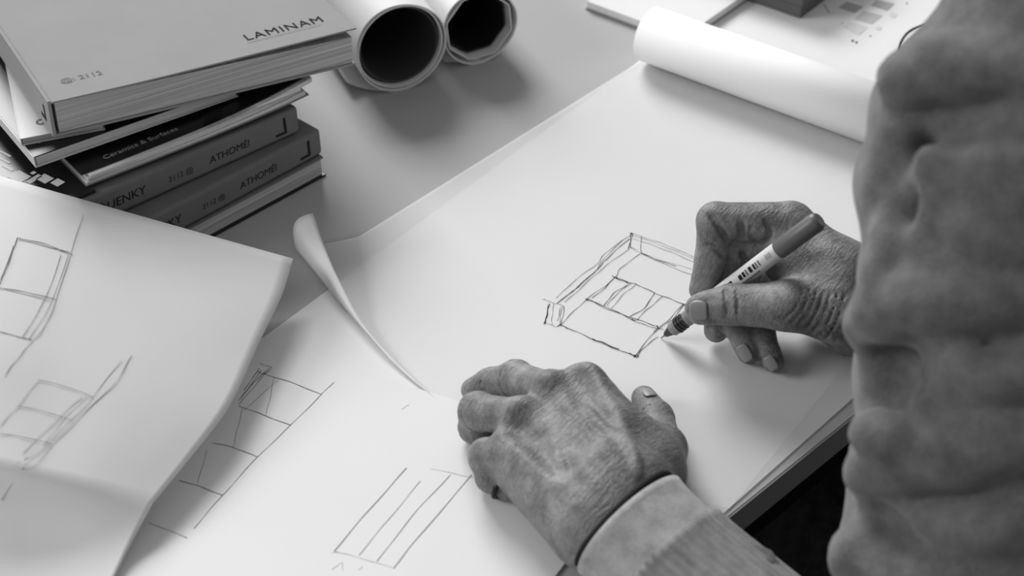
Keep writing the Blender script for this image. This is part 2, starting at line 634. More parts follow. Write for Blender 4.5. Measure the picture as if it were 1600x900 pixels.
all7 = [(p, w * .72, 0) for p, w in S7a] + [(p, w * .72, 1) for p, w in S7b] + [(p, w * .72, 2) for p, w in S7c]
for sel in (lambda x: x < 545, lambda x: x >= 545):           # the grid, and the bars below it
    st = [(crop(p, *C7), w, k) for p, w, k in all7 if sel(np.mean([q[0] for q in p]) - (0 if np.mean([q[1] for q in p]) < 800 else -60))]
    ribbon(st, z2, M_GR, 'pencil_sketch', sheet2, wob=.0002)

# big sheet leaning on the books, its near half bent down to the desk
L_ROWS = [[(-150, 233, 84), (0, 275, 76), (120, 309, 66), (240, 343, 52), (350, 374, 38), (458, 404, 26)],
          [(-150, 330, 80), (0, 355, 72), (110, 380, 62), (225, 405, 49), (335, 432, 36), (440, 462, 24)],
          [(-150, 420, 74), (0, 440, 66), (105, 460, 57), (210, 482, 46), (315, 508, 34), (405, 535, 22)],
          [(-150, 530, 64), (0, 545, 57), (95, 562, 49), (190, 585, 40), (280, 608, 30), (360, 632, 20)],
          [(-150, 620, 54), (0, 636, 47), (80, 652, 41), (165, 672, 34), (240, 690, 26), (303, 708, 18)],
          [(-150, 705, 42), (0, 731, 37), (60, 745, 33), (125, 759, 28), (185, 773, 22), (239, 786, 16)],
          [(-150, 800, 14), (0, 815, 12.5), (50, 825, 11), (105, 838, 9.5), (155, 850, 8.5), (200, 858, 7.5)],
          [(-150, 930, 2.2), (0, 940, 2.2), (40, 945, 2.2), (85, 950, 2.2), (125, 955, 2.2), (150, 960, 2.2)]]
rows3 = [[PM(*p) for p in r] for r in L_ROWS]
NR = 6
rows_f = [spline(r, NR) for r in rows3]
cols = []
for j in range(len(rows_f[0])):
    top = spline([rows_f[i][j] for i in range(6)], 5)
    low = spline([rows_f[i][j] for i in range(5, 8)], 5)[1:]
    cols.append(top + low)
LV = np.array(cols)                                            # [col][row][3]
nc, nr = LV.shape[:2]
LF = [(j * nr + i, j * nr + i + 1, (j + 1) * nr + i + 1, (j + 1) * nr + i) for j in range(nc - 1) for i in range(nr - 1)]
sheet_l = obj('sketch_sheet', LV.reshape(-1, 3), LF, M_PAPER2, loc=np.append(LV.reshape(-1, 3).mean(0)[:2], 0.0022), smooth=True)
tag(sheet_l, 'large bent white sheet with faint pencil grids leaning against the book stack', 'paper')
fix_normals(sheet_l)
if np.mean([p.normal.z for p in sheet_l.data.polygons]) < 0: sheet_l.data.flip_normals()
solid(sheet_l, 0.0003, -1)
_d = LV.reshape(-1, 3) - np.array([0, 0, CAM_H])
_c, _s = math.cos(PITCH), math.sin(PITCH)
_dep = _d[:, 1] * _c - _d[:, 2] * _s
L_PIX = np.stack([800 + F_PX * _d[:, 0] / _dep, 450 - F_PX * (_d[:, 1] * _s + _d[:, 2] * _c) / _dep], 1)


def zl(x, y):
    """point of the bent sheet under a pixel: local plane fit through its nearest vertices"""
    k = np.argsort(((L_PIX - (x, y)) ** 2).sum(1))[:8]
    A = np.c_[L_PIX[k], np.ones(8)]
    z = np.linalg.lstsq(A, LV.reshape(-1, 3)[k, 2], rcond=None)[0] @ np.array([x, y, 1.0])
    return P(x, y, z)


C6 = (0, 260, 480 / 675)
S6a = [([(38, 158), (100, 172), (160, 196)], .8), ([(42, 162), (155, 190)], .6), ([(38, 158), (22, 205), (3, 250)], .8), ([(30, 175), (0, 260)], .5),
       ([(0, 268), (60, 278), (125, 294)], .7), ([(0, 365), (70, 382)], .7)]
S6b = [([(183, 107), (155, 195), (125, 290), (100, 350), (70, 385)], .7), ([(0, 268), (110, 297)], .5), ([(135, 195), (100, 290), (50, 375)], .6),
       ([(150, 195), (115, 295), (65, 380)], .5), ([(290, 415), (250, 480), (160, 565), (105, 620), (50, 665), (3, 735)], .7),
       ([(85, 470), (145, 485), (205, 508)], .6), ([(40, 527), (100, 540), (160, 560)], .6), ([(0, 588), (55, 596), (115, 612)], .6)]
S6c = [([(70, 385), (40, 420), (10, 460)], .7), ([(268, 425), (200, 510), (130, 580), (60, 640), (10, 690)], .6), ([(85, 470), (40, 525), (0, 570)], .6),
       ([(180, 505), (120, 560), (50, 630)], .6), ([(0, 650), (55, 665)], .5), ([(40, 650), (0, 700)], .5), ([(190, 505), (130, 565), (95, 612)], .5)]
M_GR2 = [mat('soft_graphite', 0.13, rough=.6, spec=.1), MATS['mid_graphite'], M_PENCIL_SOFT]
all6 = [(p, w * .78, 0) for p, w in S6a] + [(p, w * .78, 1) for p, w in S6b] + [(p, w * .78, 2) for p, w in S6c]
for lower in (False, True):
    st = [(crop(p, *C6), w, k) for p, w, k in all6 if (min(q[1] for q in p) > 400) == lower]
    ribbon(st, zl, M_GR2, 'pencil_sketch', sheet_l, lift=.0005, wob=.0002)


# ------------------------------------------------------------------ books
def page_mat(name, v, nsc, contrast):
    m = bpy.data.materials.new(name)
    m.use_nodes = True
    nt = m.node_tree
    b = nt.nodes['Principled BSDF']
    b.inputs['Roughness'].default_value = 0.8
    b.inputs['Specular IOR Level'].default_value = 0.1
    tc = nt.nodes.new('ShaderNodeTexCoord')
    mp = nt.nodes.new('ShaderNodeMapping')
    mp.inputs['Scale'].default_value = (4, 4, nsc)
    n = nt.nodes.new('ShaderNodeTexNoise')
    n.inputs['Scale'].default_value = 1.0
    n.inputs['Detail'].default_value = 6
    n.inputs['Roughness'].default_value = 0.7
    r = nt.nodes.new('ShaderNodeMapRange')
    r.inputs['From Min'].default_value, r.inputs['From Max'].default_value = 0.3, 0.7
    r.inputs['To Min'].default_value, r.inputs['To Max'].default_value = v * (1 - contrast), v * (1 + contrast * 0.6)
    bp = nt.nodes.new('ShaderNodeBump')
    bp.inputs['Strength'].default_value = 0.5
    bp.inputs['Distance'].default_value = 0.0006
    L = nt.links.new
    L(tc.outputs['Object'], mp.inputs[0]); L(mp.outputs[0], n.inputs['Vector']); L(n.outputs[0], r.inputs[0])
    L(r.outputs[0], b.inputs['Base Color']); L(n.outputs[0], bp.inputs['Height']); L(bp.outputs[0], b.inputs['Normal'])
    return m


M_PAGES = page_mat('page_edges', 0.58, 900, 0.5)
M_PAGES_L = page_mat('glossy_page_edges', 0.75, 900, 0.5)
M_COVER_G = mat('grey_cloth_cover', 0.17, rough=0.6, spec=0.3, noise=0.06, nscale=40)
M_COVER_T = mat('pale_grey_cover', 0.33, rough=0.85, spec=0.08, noise=0.03, nscale=30)
M_COVER_D = mat('dark_glossy_cover', 0.010, rough=0.35, spec=0.4)
M_COVER_W = mat('white_card_cover', 0.72, rough=0.5, spec=0.3)
M_PRINT_D = mat('dark_print', 0.02, rough=0.6, spec=0.1)
M_PRINT_W = mat('white_print', 0.75, rough=0.6, spec=0.1)
M_PRINT_G = mat('grey_print', 0.16, rough=0.6, spec=0.1)


class Frame:
    """local frame of a book: origin = lower front corner, u along the front, v to the back"""
    def __init__(self, o, u_to):
        self.o = np.array(o)
        u = np.array(u_to) - self.o
        self.u = u / np.linalg.norm(u)
        v = np.array([-self.u[1], self.u[0], 0])
        if v[1] < 0: v = -v
        self.v = v / np.linalg.norm(v)
        w = np.cross(self.u, self.v)
        self.w = w if w[2] > 0 else -w

    def at(self, a, b, c):
        return self.o + self.u * a + self.v * b + self.w * c


def slab(name, fr, a0, a1, b0, b1, c0, c1, m, parent, bw=0.0, bend=None, na=1, seg=2):
    """box in a book's frame; bend(a, b) lifts it"""
    V, Fc = [], []
    for i in range(na + 1):
        a = a0 + (a1 - a0) * i / na
        for (b, c) in ((b0, c0), (b1, c0), (b1, c1), (b0, c1)):
            z = bend(a, b, c) if bend else 0.0
            V.append(fr.at(a, b, c + z))
    for i in range(na):
        for k in range(4):
            Fc.append((4 * i + k, 4 * i + (k + 1) % 4, 4 * i + 4 + (k + 1) % 4, 4 * i + 4 + k))
    Fc += [(0, 1, 2, 3), (4 * na + 3, 4 * na + 2, 4 * na + 1, 4 * na)]
    o = fix_normals(obj(name, V, Fc, m, parent))
    if bw: bevel(o, bw, seg)
    return o


def book_root(name, fr, L, Dp, label, cat='book', group=None):
    e = empty(name, fr.at(L / 2, Dp / 2, 0))
    return tag(e, label, cat, group)


def drape(o, fr, zf, off=.00025):
    """lay flat lettering onto a curved cover: zf gives the cover's height along the front"""
    b0 = origin_of(o)
    n = len(o.data.vertices)
    co = np.empty(n * 3, np.float32)
    o.data.vertices.foreach_get('co', co)
    q = co.reshape(-1, 3) + b0 - fr.o
    a, b, c = q @ fr.u, q @ fr.v, q @ fr.w
    c = np.array([zf(x) for x in a]) + off
    w = fr.o + a[:, None] * fr.u + b[:, None] * fr.v + c[:, None] * fr.w - b0
    o.data.vertices.foreach_set('co', w.astype(np.float32).ravel())
    o.data.update()


# a: paperback at the bottom of the stack
fa = Frame(P(510, 275), P(345, 365))
bk = book_root('paperback_book', fa, .235, .2, 'dark paperback with fanned grey page edges at the bottom of the stack')
slab('back_cover', fa, 0, .235, 0, .2, 0.0002, .0018, M_COVER_D, bk, .0004)
slab('page_block', fa, .002, .234, .002, .198, .0018, .0150, M_PAGES, bk)
slab('front_cover', fa, .0005, .235, .0005, .2, .0150, .0165, M_COVER_G, bk, .0004)

# b, c: two grey hardbacks, spines to the front
for i, (c_px, d_px, z0, lab) in enumerate((((505, 240), (293, 356), .0167, 'grey hardback with dark spine lettering lying directly on the bottom paperback'),
                                           ((470, 206), (204, 328), .0377, 'grey hardback with dark spine lettering, upper of the two matching ones'))):
    fr = Frame(P(*c_px, z0), P(*d_px, z0))
    bk = book_root('hardback_book', fr, .235, .205, lab, group='matching grey hardbacks in the stack')
    T = .0205
    slab('cover', fr, 0, .235, 0, .205, 0, T, M_COVER_G, bk, .0028, seg=3)
    slab('page_block', fr, -.0006, .2356, .012, .2056, .003, T - .003, M_PAGES, bk)
    sp = -fr.v
    z_mid = fr.w
    for txt, a, size, nm in (('L', .026, .0155, 'spine_logo'), ('ATHOMÉI', .072, .0072, 'spine_title'), ('2112 @', .103, .0056, 'spine_mark'), ('KISUPSÓUENKY', .180, .0085, 'spine_author')):
        if nm == 'spine_logo':
            lp = [(.0110, .0165), (.0130, .0165), (.0130, .0060), (.0200, .0060), (.0200, .0042), (.0110, .0042)]
            obj(nm, [fr.at(p_, -.0003, q_) for p_, q_ in lp], [tuple(range(6))], M_PRINT_D, bk)
        else:
            lettering(nm, txt, fr.at(a, 0, .0072), -fr.u, fr.w, size, M_PRINT_D if nm != 'spine_mark' else mat('faded_print', .05, rough=.6), bk, off=.0002, space=1.0, shear=.1)

# black-and-white patterned magazine, mostly covered
Z_H = .0585
fh = Frame(P(150, 301, Z_H), P(20, 352, Z_H))
fh.u = fh.u
bk = book_root('magazine', fh, .17, .13, 'black magazine with white block lettering peeking out at left of the stack', 'magazine')
slab('cover', fh, 0, .15, 0, .15, 0, .0022, M_COVER_D, bk, .0003)
k = 0
fhx = (P(0, 240, Z_H) - P(100, 292, Z_H)); fhx /= np.linalg.norm(fhx)
for (qx, qy, w_, h_) in ((30, 276, .012, .009), (57, 277, .004, .006), (70, 279, .009, .007), (90, 285, .007, .006), (48, 283, .004, .004), (52, 270, .003, .003), (12, 262, .010, .002), (4, 238, .016, .0016), (6, 250, .012, .0016)):
    c = P(qx, qy, Z_H + .0024)
    xx, yy = fhx * w_ / 2, np.array([fhx[1], -fhx[0], 0]) * h_ / 2
    obj('block_letter', [c - xx - yy, c + xx - yy, c + xx + yy, c - xx + yy], [(0, 1, 2, 3)], M_PRINT_W, bk)

# d: dark magazine, pages splayed upward to the right
Z_D = .0612
fd = Frame(P(135, 292, Z_D), P(478, 158, Z_D))
LD = np.linalg.norm(P(480, 158, Z_D) - P(135, 292, Z_D)) + .002
bd = lambda a, b, c: (0.010 * (max(a, 0) / LD) ** 3.6) * (0.35 + 0.65 * c / .008)
bk = book_root('magazine', fd, LD, .17, 'dark glossy magazine with pale splayed pages above the grey hardbacks', 'magazine')
slab('back_cover', fd, 0, LD, 0, .17, 0, .0006, mat('grey_cover', .2, rough=.5), bk, bend=bd, na=12)
pg_v = [(.0006, .0024, M_PAGES_L), (.0026, .0042, M_PAGES_L), (.0044, .0062, M_PAGES_L)]
for q, (c0, c1, m_) in enumerate(pg_v):
    slab('page_block', fd, .001 + .0015 * q, LD - .002 - .003 * q + (.012 if q == 2 else 0), .0006 + .0008 * (q % 2), .168, c0, c1, m_, bk, bend=bd, na=12)
cvD = slab('front_cover', fd, .0, LD - .002, .004, .17, .0064, .0070, M_COVER_D, bk, bend=bd, na=12)
bz = lambda a: .0071 + bd(a, 0, .007)
for nm, txt, a, b, size in (('cover_title', 'Ceramics & Surfaces', .018, .0085, .0062),):
    xd = fd.at(.10, 0, bz(.10)) - fd.at(.02, 0, bz(.02))
    lettering(nm, txt, fd.at(a, b, bz(a)), xd, fd.v, size, mat('dim_white_print', .35, rough=.6), bk, off=.0012)
pa = [fd.at(.085, .0045, bz(.085) + .0003), fd.at(.098, .0045, bz(.098) + .0003), fd.at(.135, .06, bz(.135) + .0003), fd.at(.122, .06, bz(.122) + .0003)]
obj('printed_stripe', pa, [(0, 1, 2, 3)], mat('black_print', .004, rough=.4), bk)

# e: dark book under the white booklet
Z_E = .0724
fe = Frame(P(58, 262, Z_E), P(262, 190, Z_E))
bk = book_root('softcover_book', fe, .138, .19, 'dark softcover book with pale page edges under the white booklet')
slab('back_cover', fe, 0, .138, 0, .19, 0, .0008, M_COVER_W, bk, .0002)
slab('page_block', fe, .0008, .137, .0012, .188, .0008, .0072, M_PAGES_L, bk)
slab('front_cover', fe, 0, .138, 0, .19, .0072, .0079, M_COVER_D, bk, .0002)
slab('spine', fe, -.0007, 0, 0, .19, 0, .0079, M_COVER_W, bk)
lettering('cover_title', 'LE', fe.at(.007, .012, .0080), fe.u, fe.v, .009, MATS['dim_white_print'], bk)

# f: white booklet
Z_F = .0803
ff = Frame(P(36, 228, Z_F), P(118, 212, Z_F))
bk = book_root('booklet', ff, .05, .18, 'thin white booklet slipped in just below the top book')
slab('page_block', ff, .0004, .049, .001, .18, .0006, .0046, M_PAGES, bk)
slab('cover', ff, 0, .05, 0, .18, .0046, .0052, M_COVER_W, bk, .0002)
slab('back_cover', ff, 0, .05, 0, .18, 0, .0006, M_COVER_W, bk, .0002)
slab('spine', ff, -.0007, 0, 0, .18, 0, .0052, M_COVER_W, bk)
lettering('cover_title', 'C T', ff.at(.010, .012, .0053), ff.u, ff.v, .009, M_PRINT_G, bk)

# g: big book on top
Z_G = .0898
fg = Frame(P(87, 214, Z_G), P(556, 101, Z_G - .012))
LG, DG, TG = np.linalg.norm(P(556, 101, Z_G - .012) - P(87, 214, Z_G)), .26, .0258
bk = book_root('hardback_book', fg, LG, DG, 'thick pale grey book with printed cover lying on top of the stack')
lift = lambda a, b, c: .0034 * min(1.0, max(0.0, (a - .05) / (LG - .05))) ** 1.3
slab('page_block', fg, .003, LG - .002, .0014, DG - .002, .0016, TG - .0036, M_PAGES, bk, bend=lambda a, b, c: -.0018 * (a / LG) * (c / TG) , na=10)
slab('back_cover', fg, 0, LG, 0, DG, 0, .0014, M_COVER_T, bk, .0003)
slab('spine', fg, -.0014, .0009, 0, DG, .0, TG - .0012, M_COVER_T, bk, .0004)
slab('front_cover', fg, -.0014, LG + .001, -.0004, DG, TG - .0030, TG - .0018, M_COVER_T, bk, .0004, bend=lift, na=14)
zt = lambda a: TG - .0017 + lift(a, 0, 0)
x_t = fg.at(.190, 0, zt(.19)) - fg.at(.13, 0, zt(.13))
t_ = lettering('cover_title', 'LAMINAM', fg.at(.134, .0180, zt(.134)), x_t, fg.v, .0118, M_PRINT_D, bk, off=.0011, space=1.12)
drape(t_, fg, zt)
v0, v1 = fg.at(.133, .0150, zt(.133) + .0004), fg.at(.186, .0150, zt(.186) + .0006)
dv = fg.v * .0002
obj('title_rule', [v0 - dv, v1 - dv, v1 + dv, v0 + dv], [(0, 1, 2, 3)], M_PRINT_G, bk)
t_ = lettering('cover_imprint', '@: 2112', fg.at(.013, .019, zt(.02)), fg.u, fg.v, .0075, mat('pale_print', .25, rough=.6), bk, off=.0009)
drape(t_, fg, zt)
obj('spine_logo', [fg.at(-.0017, p_, q_) for p_, q_ in ((.0095, .0175), (.0118, .0175), (.0118, .0085), (.0195, .0085), (.0195, .0062), (.0095, .0062))], [tuple(range(6))], M_PRINT_D, bk)


# ------------------------------------------------------------------ two rolled drawings with open ends
def rolled_drawing(cx, cy, R, az, label, facets, flap, z_add=0.0):
    c = P(cx, cy, R + z_add)
    ax = np.array([math.sin(az), math.cos(az), 0])             # from the open end to the back
    e1 = np.array([ax[1], -ax[0], 0]); e2 = np.array([0, 0, 1.0])
    root = empty('rolled_drawing', (c[0], c[1], 0.0002))
    tag(root, label, 'paper roll', 'rolled drawings lying behind the books')
    Lt = 0.42

    def shell(name, r_out, r_in, a0, a1, m, n=64, wob=None):
        V, Fc = [], []
        for k in range(n + 1):
            t = 2 * math.pi * k / n
            wo = wob(t) if wob else 0.0
            for r, s in ((r_out + wo, a0), (r_out + wo, a1), (r_in + wo, a1), (r_in + wo, a0)):
                V.append(c + (e1 * math.cos(t) + e2 * math.sin(t)) * r + ax * s)
        for k in range(n):
            for q in range(4):
                Fc.append((4 * k + q, 4 * k + (q + 1) % 4, 4 * k + 4 + (q + 1) % 4, 4 * k + 4 + q))
        o = obj(name, V, Fc, m, root, smooth=False)
        for p in o.data.polygons: p.use_smooth = True
        fix_normals(o)
        md = o.modifiers.new('edges', 'EDGE_SPLIT'); md.split_angle = math.radians(50)
        return o

    shell('outer_sheet', R, R - .0010, 0, Lt, M_ROLL, wob=(lambda t: .0006 * math.sin(3 * t + 1)))
    if facets:
        ks = [random.uniform(-.0012, .0012) for _ in range(facets)]
        sec = 2 * math.pi / facets
        poly = lambda t: (R - .004) * (math.cos(sec / 2) / math.cos(((t + .3) % sec) - sec / 2) - 1) - .0012
        shell('inner_sheet', R - .0012, R - .0022, .001, Lt, M_ROLL, n=facets * 9, wob=lambda t: poly(t))
        shell('shade_liner', R * .86, R * .86 - .001, .009, Lt, mat('dark_roll_shade', .012, rough=.8), n=facets * 9, wob=lambda t: poly(t) * .9)  # added liner, near black: shade inside the roll put into its colour
    else:
        shell('inner_sheet', R - .0022, R - .0034, .0015, Lt, M_ROLL, wob=(lambda t: .0005 * math.sin(2 * t)))
        shell('shade_liner', R - .0046, R - .0060, .005, Lt, mat('roll_shade', .07, rough=.7))  # added dark grey liner, coloured for the shade inside the roll
    # closed far end, so that no daylight comes through the roll
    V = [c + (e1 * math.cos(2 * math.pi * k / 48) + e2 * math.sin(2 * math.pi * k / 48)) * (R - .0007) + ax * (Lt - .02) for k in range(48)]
    obj('end_disc', V, [tuple(range(48))], mat('roll_shade', .03), root)
    # loose edge of the outermost sheet lying out on the desk
    if flap:
        f0, f1, wdt = flap
        V = []
        for k in range(9):
            t = math.radians(f0) + (math.radians(f1) - math.radians(f0)) * k / 8
            for s in (.0, Lt * .8):
                rr = R + .0006 + wdt * (k / 8) ** 1.5
                p = c + (e1 * math.cos(t) + e2 * math.sin(t)) * rr + ax * (s - .0 + .012 * (k / 8))
                p[2] = max(p[2], .0006)
                V.append(p)
        Fc = [(2 * k, 2 * k + 1, 2 * k + 3, 2 * k + 2) for k in range(8)]
        o = obj('loose_edge', V, Fc, M_ROLL, root, smooth=True)
        solid(o, .0004, 0)
    return root


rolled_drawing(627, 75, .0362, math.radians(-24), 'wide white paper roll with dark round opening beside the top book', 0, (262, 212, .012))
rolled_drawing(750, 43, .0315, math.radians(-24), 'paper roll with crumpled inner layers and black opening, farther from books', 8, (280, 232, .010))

# ------------------------------------------------------------------ things behind the rolled end
# printed sheet with grey colour swatches
pA, pB = P(1085, -20), P(1420, 105)
pu = (pB - pA) / np.linalg.norm(pB - pA)
pv = np.array([-pu[1], pu[0], 0])
if pv[1] < 0: pv = -pv
pr_poly = [pA - pu * .02 - pv * .05, pA + pu * .26 - pv * .05, pA + pu * .26 + pv * .2, pA - pu * .02 + pv * .2]
psheet = flat_sheet('printed_sheet', pr_poly, .00027, M_PAPER)
tag(psheet, 'white printed sheet with grey swatch squares behind the rolled paper', 'paper')


def swatch(name, px, m, parent, z=.0005):
    return obj(name, [P(x, y, z) for x, y in px], [tuple(range(len(px)))], m, parent)


def c5(*pts):
    return [(1140 + x * 340 / 1600, y * 180 / 847) for x, y in pts]


M_SW1, M_SW2, M_SW3 = mat('swatch_dark', .42, rough=.6), mat('swatch_mid', .53, rough=.6), mat('swatch_pale', .68, rough=.6)
swatch('swatch', c5((1075, 0), (1215, 25), (1160, 78), (1040, 40)), M_SW1, psheet)
swatch('swatch', c5((860, 12), (985, 50), (920, 95), (800, 55)), M_SW1, psheet)
swatch('swatch', c5((985, 78), (1125, 115), (1050, 175), (915, 140)), M_SW2, psheet)
swatch('swatch', c5((890, 160), (1015, 200), (950, 260), (830, 195)), M_SW3, psheet)
swatch('swatch', c5((1190, 90), (1235, 105), (1215, 132), (1175, 118)), M_SW3, psheet)
swatch('swatch', c5((1085, 190), (1120, 200), (1105, 225), (1070, 212)), M_SW3, psheet)
for (x, y, r) in ((905, 300, 13), (933, 312, 12), (1035, 264, 9), (1305, 25, 9), (828, 172, 7)):
    swatch('printed_mark', c5((x - r, y), (x, y - r * .7), (x + r, y), (x, y + r * .7)), M_PRINT_G if r < 10 else M_PRINT_D, psheet)
swatch('printed_line', c5((690, 30), (698, 28), (740, 95), (732, 97)), M_SW1, psheet)

# small dark box at the very top
bxC = P(1250, 29, .0010)
bxu = (P(1163, -1, .001) - bxC); bxu /= np.linalg.norm(bxu)
bxv = np.array([-bxu[1], bxu[0], 0])
if bxv[1] < 0: bxv = -bxv
box = empty('storage_box', bxC + bxu * .06 + bxv * .05)
tag(box, 'dark grey box standing on the printed swatch sheet', 'box')


fb = Frame(bxC, bxC + bxu)
fb.v = bxv
M_BOX = mat('dark_box_card', .10, rough=.6, spec=.3, noise=.05, nscale=30)
slab('tray', fb, 0, .12, 0, .10, 0, .010, M_BOX, box, .0008)
slab('lid', fb, -.0008, .1208, -.0008, .1008, .0103, .034, M_BOX, box, .0010)

# pad of white paper behind the roll's left end
qc = P(988, 41, .0004)
qu = P(918, 15, .0004) - qc; qu /= np.linalg.norm(qu)
fq = Frame(qc, qc + qu)
pad = empty('paper_pad', fq.at(.04, .05, 0))
tag(pad, 'pad of blank white paper half hidden behind the left end of the roll', 'paper pad')
slab('sheets', fq, -.05, .047, 0, .12, .0014, .0075, M_PAPER, pad, .0004)
slab('backing_board', fq, -.051, .048, -.0004, .121, 0, .0013, mat('grey_board', .35, rough=.8), pad, .0003)

# thin black cable looping out beside the sleeve
cab = spline([P(1404, 84, .002), P(1408, 66, .003), P(1420, 50, .004), P(1440, 41, .004), P(1475, 36, .003), P(1530, 40, .0025), P(1600, 70, .0025)], 8)
cb = tube(cab, .0011, M_BLACK, 'cable', n=8, loc=P(1404, 84, .0))
tag(cb, 'thin black cable looping over the printed sheet beside the sleeve', 'cable')

# ------------------------------------------------------------------ pen
PEN_T, PEN_E = P(1033, 528, 0.0014), P(1281, 343, 0.100)
pen_ax = (PEN_E - PEN_T) / np.linalg.norm(PEN_E - PEN_T)
pen_len = np.linalg.norm(PEN_E - PEN_T)
pen = empty('pen', PEN_T)
tag(pen, 'slim white-barrelled drawing pen with grey end and printed marks, held in the right hand', 'pen')


def lathe(prof, m, name, n=28):
    """profile of (distance from tip, radius) along the pen axis"""
    up = np.array([0, 0, 1.0])
    e1 = np.cross(pen_ax, up); e1 /= np.linalg.norm(e1)
    e2 = np.cross(e1, pen_ax)
    V, Fc = [], []
    for s, r in prof:
        for k in range(n):
            a = 2 * math.pi * k / n
            V.append(PEN_T + pen_ax * s + (e1 * math.cos(a) + e2 * math.sin(a)) * r)
    for i in range(len(prof) - 1):
        for k in range(n):
            Fc.append((i * n + k, i * n + (k + 1) % n, (i + 1) * n + (k + 1) % n, (i + 1) * n + k))
    Fc.append(tuple(range(n))[::-1]); Fc.append(tuple(range((len(prof) - 1) * n, len(prof) * n)))
    o = fix_normals(obj(name, V, Fc, m, pen, smooth=True))
    md = o.modifiers.new('edges', 'EDGE_SPLIT'); md.split_angle = math.radians(35)
    return o


M_PENW = mat('pen_barrel_white', 0.66, rough=0.35, spec=0.45)
M_PENG = mat('pen_grey_plastic', 0.13, rough=0.4, spec=0.4)
M_PEND = mat('pen_dark_tip', 0.02, rough=0.35, spec=0.5)
M_PENS = mat('pen_grip_metal', 0.22, rough=0.3, spec=0.6)
lathe([(0.0, .0004), (.0026, .0005), (.0028, .0009), (.0040, .0010)], M_PENS, 'nib')
lathe([(.0038, .0015), (.0044, .0019), (.0098, .0036)], M_PEND, 'cone')
lathe([(.0098, .0041), (.0102, .0044), (.0142, .0047), (.0143, .0051), (.0150, .0051)], M_PENS, 'collar')
lathe([(.0150, .0044), (.0166, .0044), (.0167, .0050), (.0174, .0050), (.0175, .0044), (.0190, .0044), (.0191, .0050), (.0198, .0050), (.0199, .0045), (.0225, .0045)], M_PEND, 'grip_rings')
lathe([(.0225, .0049), (.040, .0050)], M_PENS, 'grip')
pb = lathe([(.040, .0049), (.0405, .0051), (pen_len - .031, .0053), (pen_len - .0308, .0053)], M_PENW, 'barrel')
pc = lathe([(pen_len - .0308, .00505), (pen_len - .0300, .0055), (pen_len - .0025, .0056), (pen_len - .0008, .0050), (pen_len, .0040)], M_PENG, 'end_cap')
# printed marks wrap round the side of the barrel that faces the camera
tocam = np.array([0, 0, CAM_H]) - (PEN_T + pen_ax * .08)
tocam -= pen_ax * tocam.dot(pen_ax); tocam /= np.linalg.norm(tocam)
side_v = np.cross(tocam, pen_ax)


def pen_mark(s0, s1, a0, a1, m, name):
    V = []
    for s in (s0, s1):
        for k in range(5):
            a = a0 + (a1 - a0) * k / 4
            V.append(PEN_T + pen_ax * s + (tocam * math.cos(a) + side_v * math.sin(a)) * .00545)
    obj(name, V, [(k, k + 1, k + 6, k + 5) for k in range(4)], m, pen)


for s, w, a0, a1 in ((.0545, .0010, -.15, .55), (.0580, .0010, -.15, .55), (.0610, .0024, -.1, .45), (.0685, .0022, -.15, .4), (.0715, .0016, -.15, .45), (.0740, .0011, -.15, .5),
                     (.0765, .0020, -.15, .5), (.0798, .0013, -.15, .5), (.0818, .0009, -.15, .5), (.0838, .0009, -.15, .5)):
    pen_mark(s, s + w, a0, a1, M_PRINT_D if w > .0012 else M_PRINT_G, 'printed_mark')
for i in range(13):
    pen_mark(.0600 + i * .0017, .0600 + i * .0017 + .0011, -.75, -.48, M_PRINT_G, 'printed_mark')
for i in range(3):
    pen_mark(.0895 + i * .0014, .0903 + i * .0014, -.1, .5, mat('pale_mark', .35), 'printed_mark')

# ------------------------------------------------------------------ the person
HIP = np.array([E_A[0], E_A[1], 0]) + E_D * 0.32 + E_N * 0.30
person_base = np.array([HIP[0], HIP[1], FLOOR_Z])


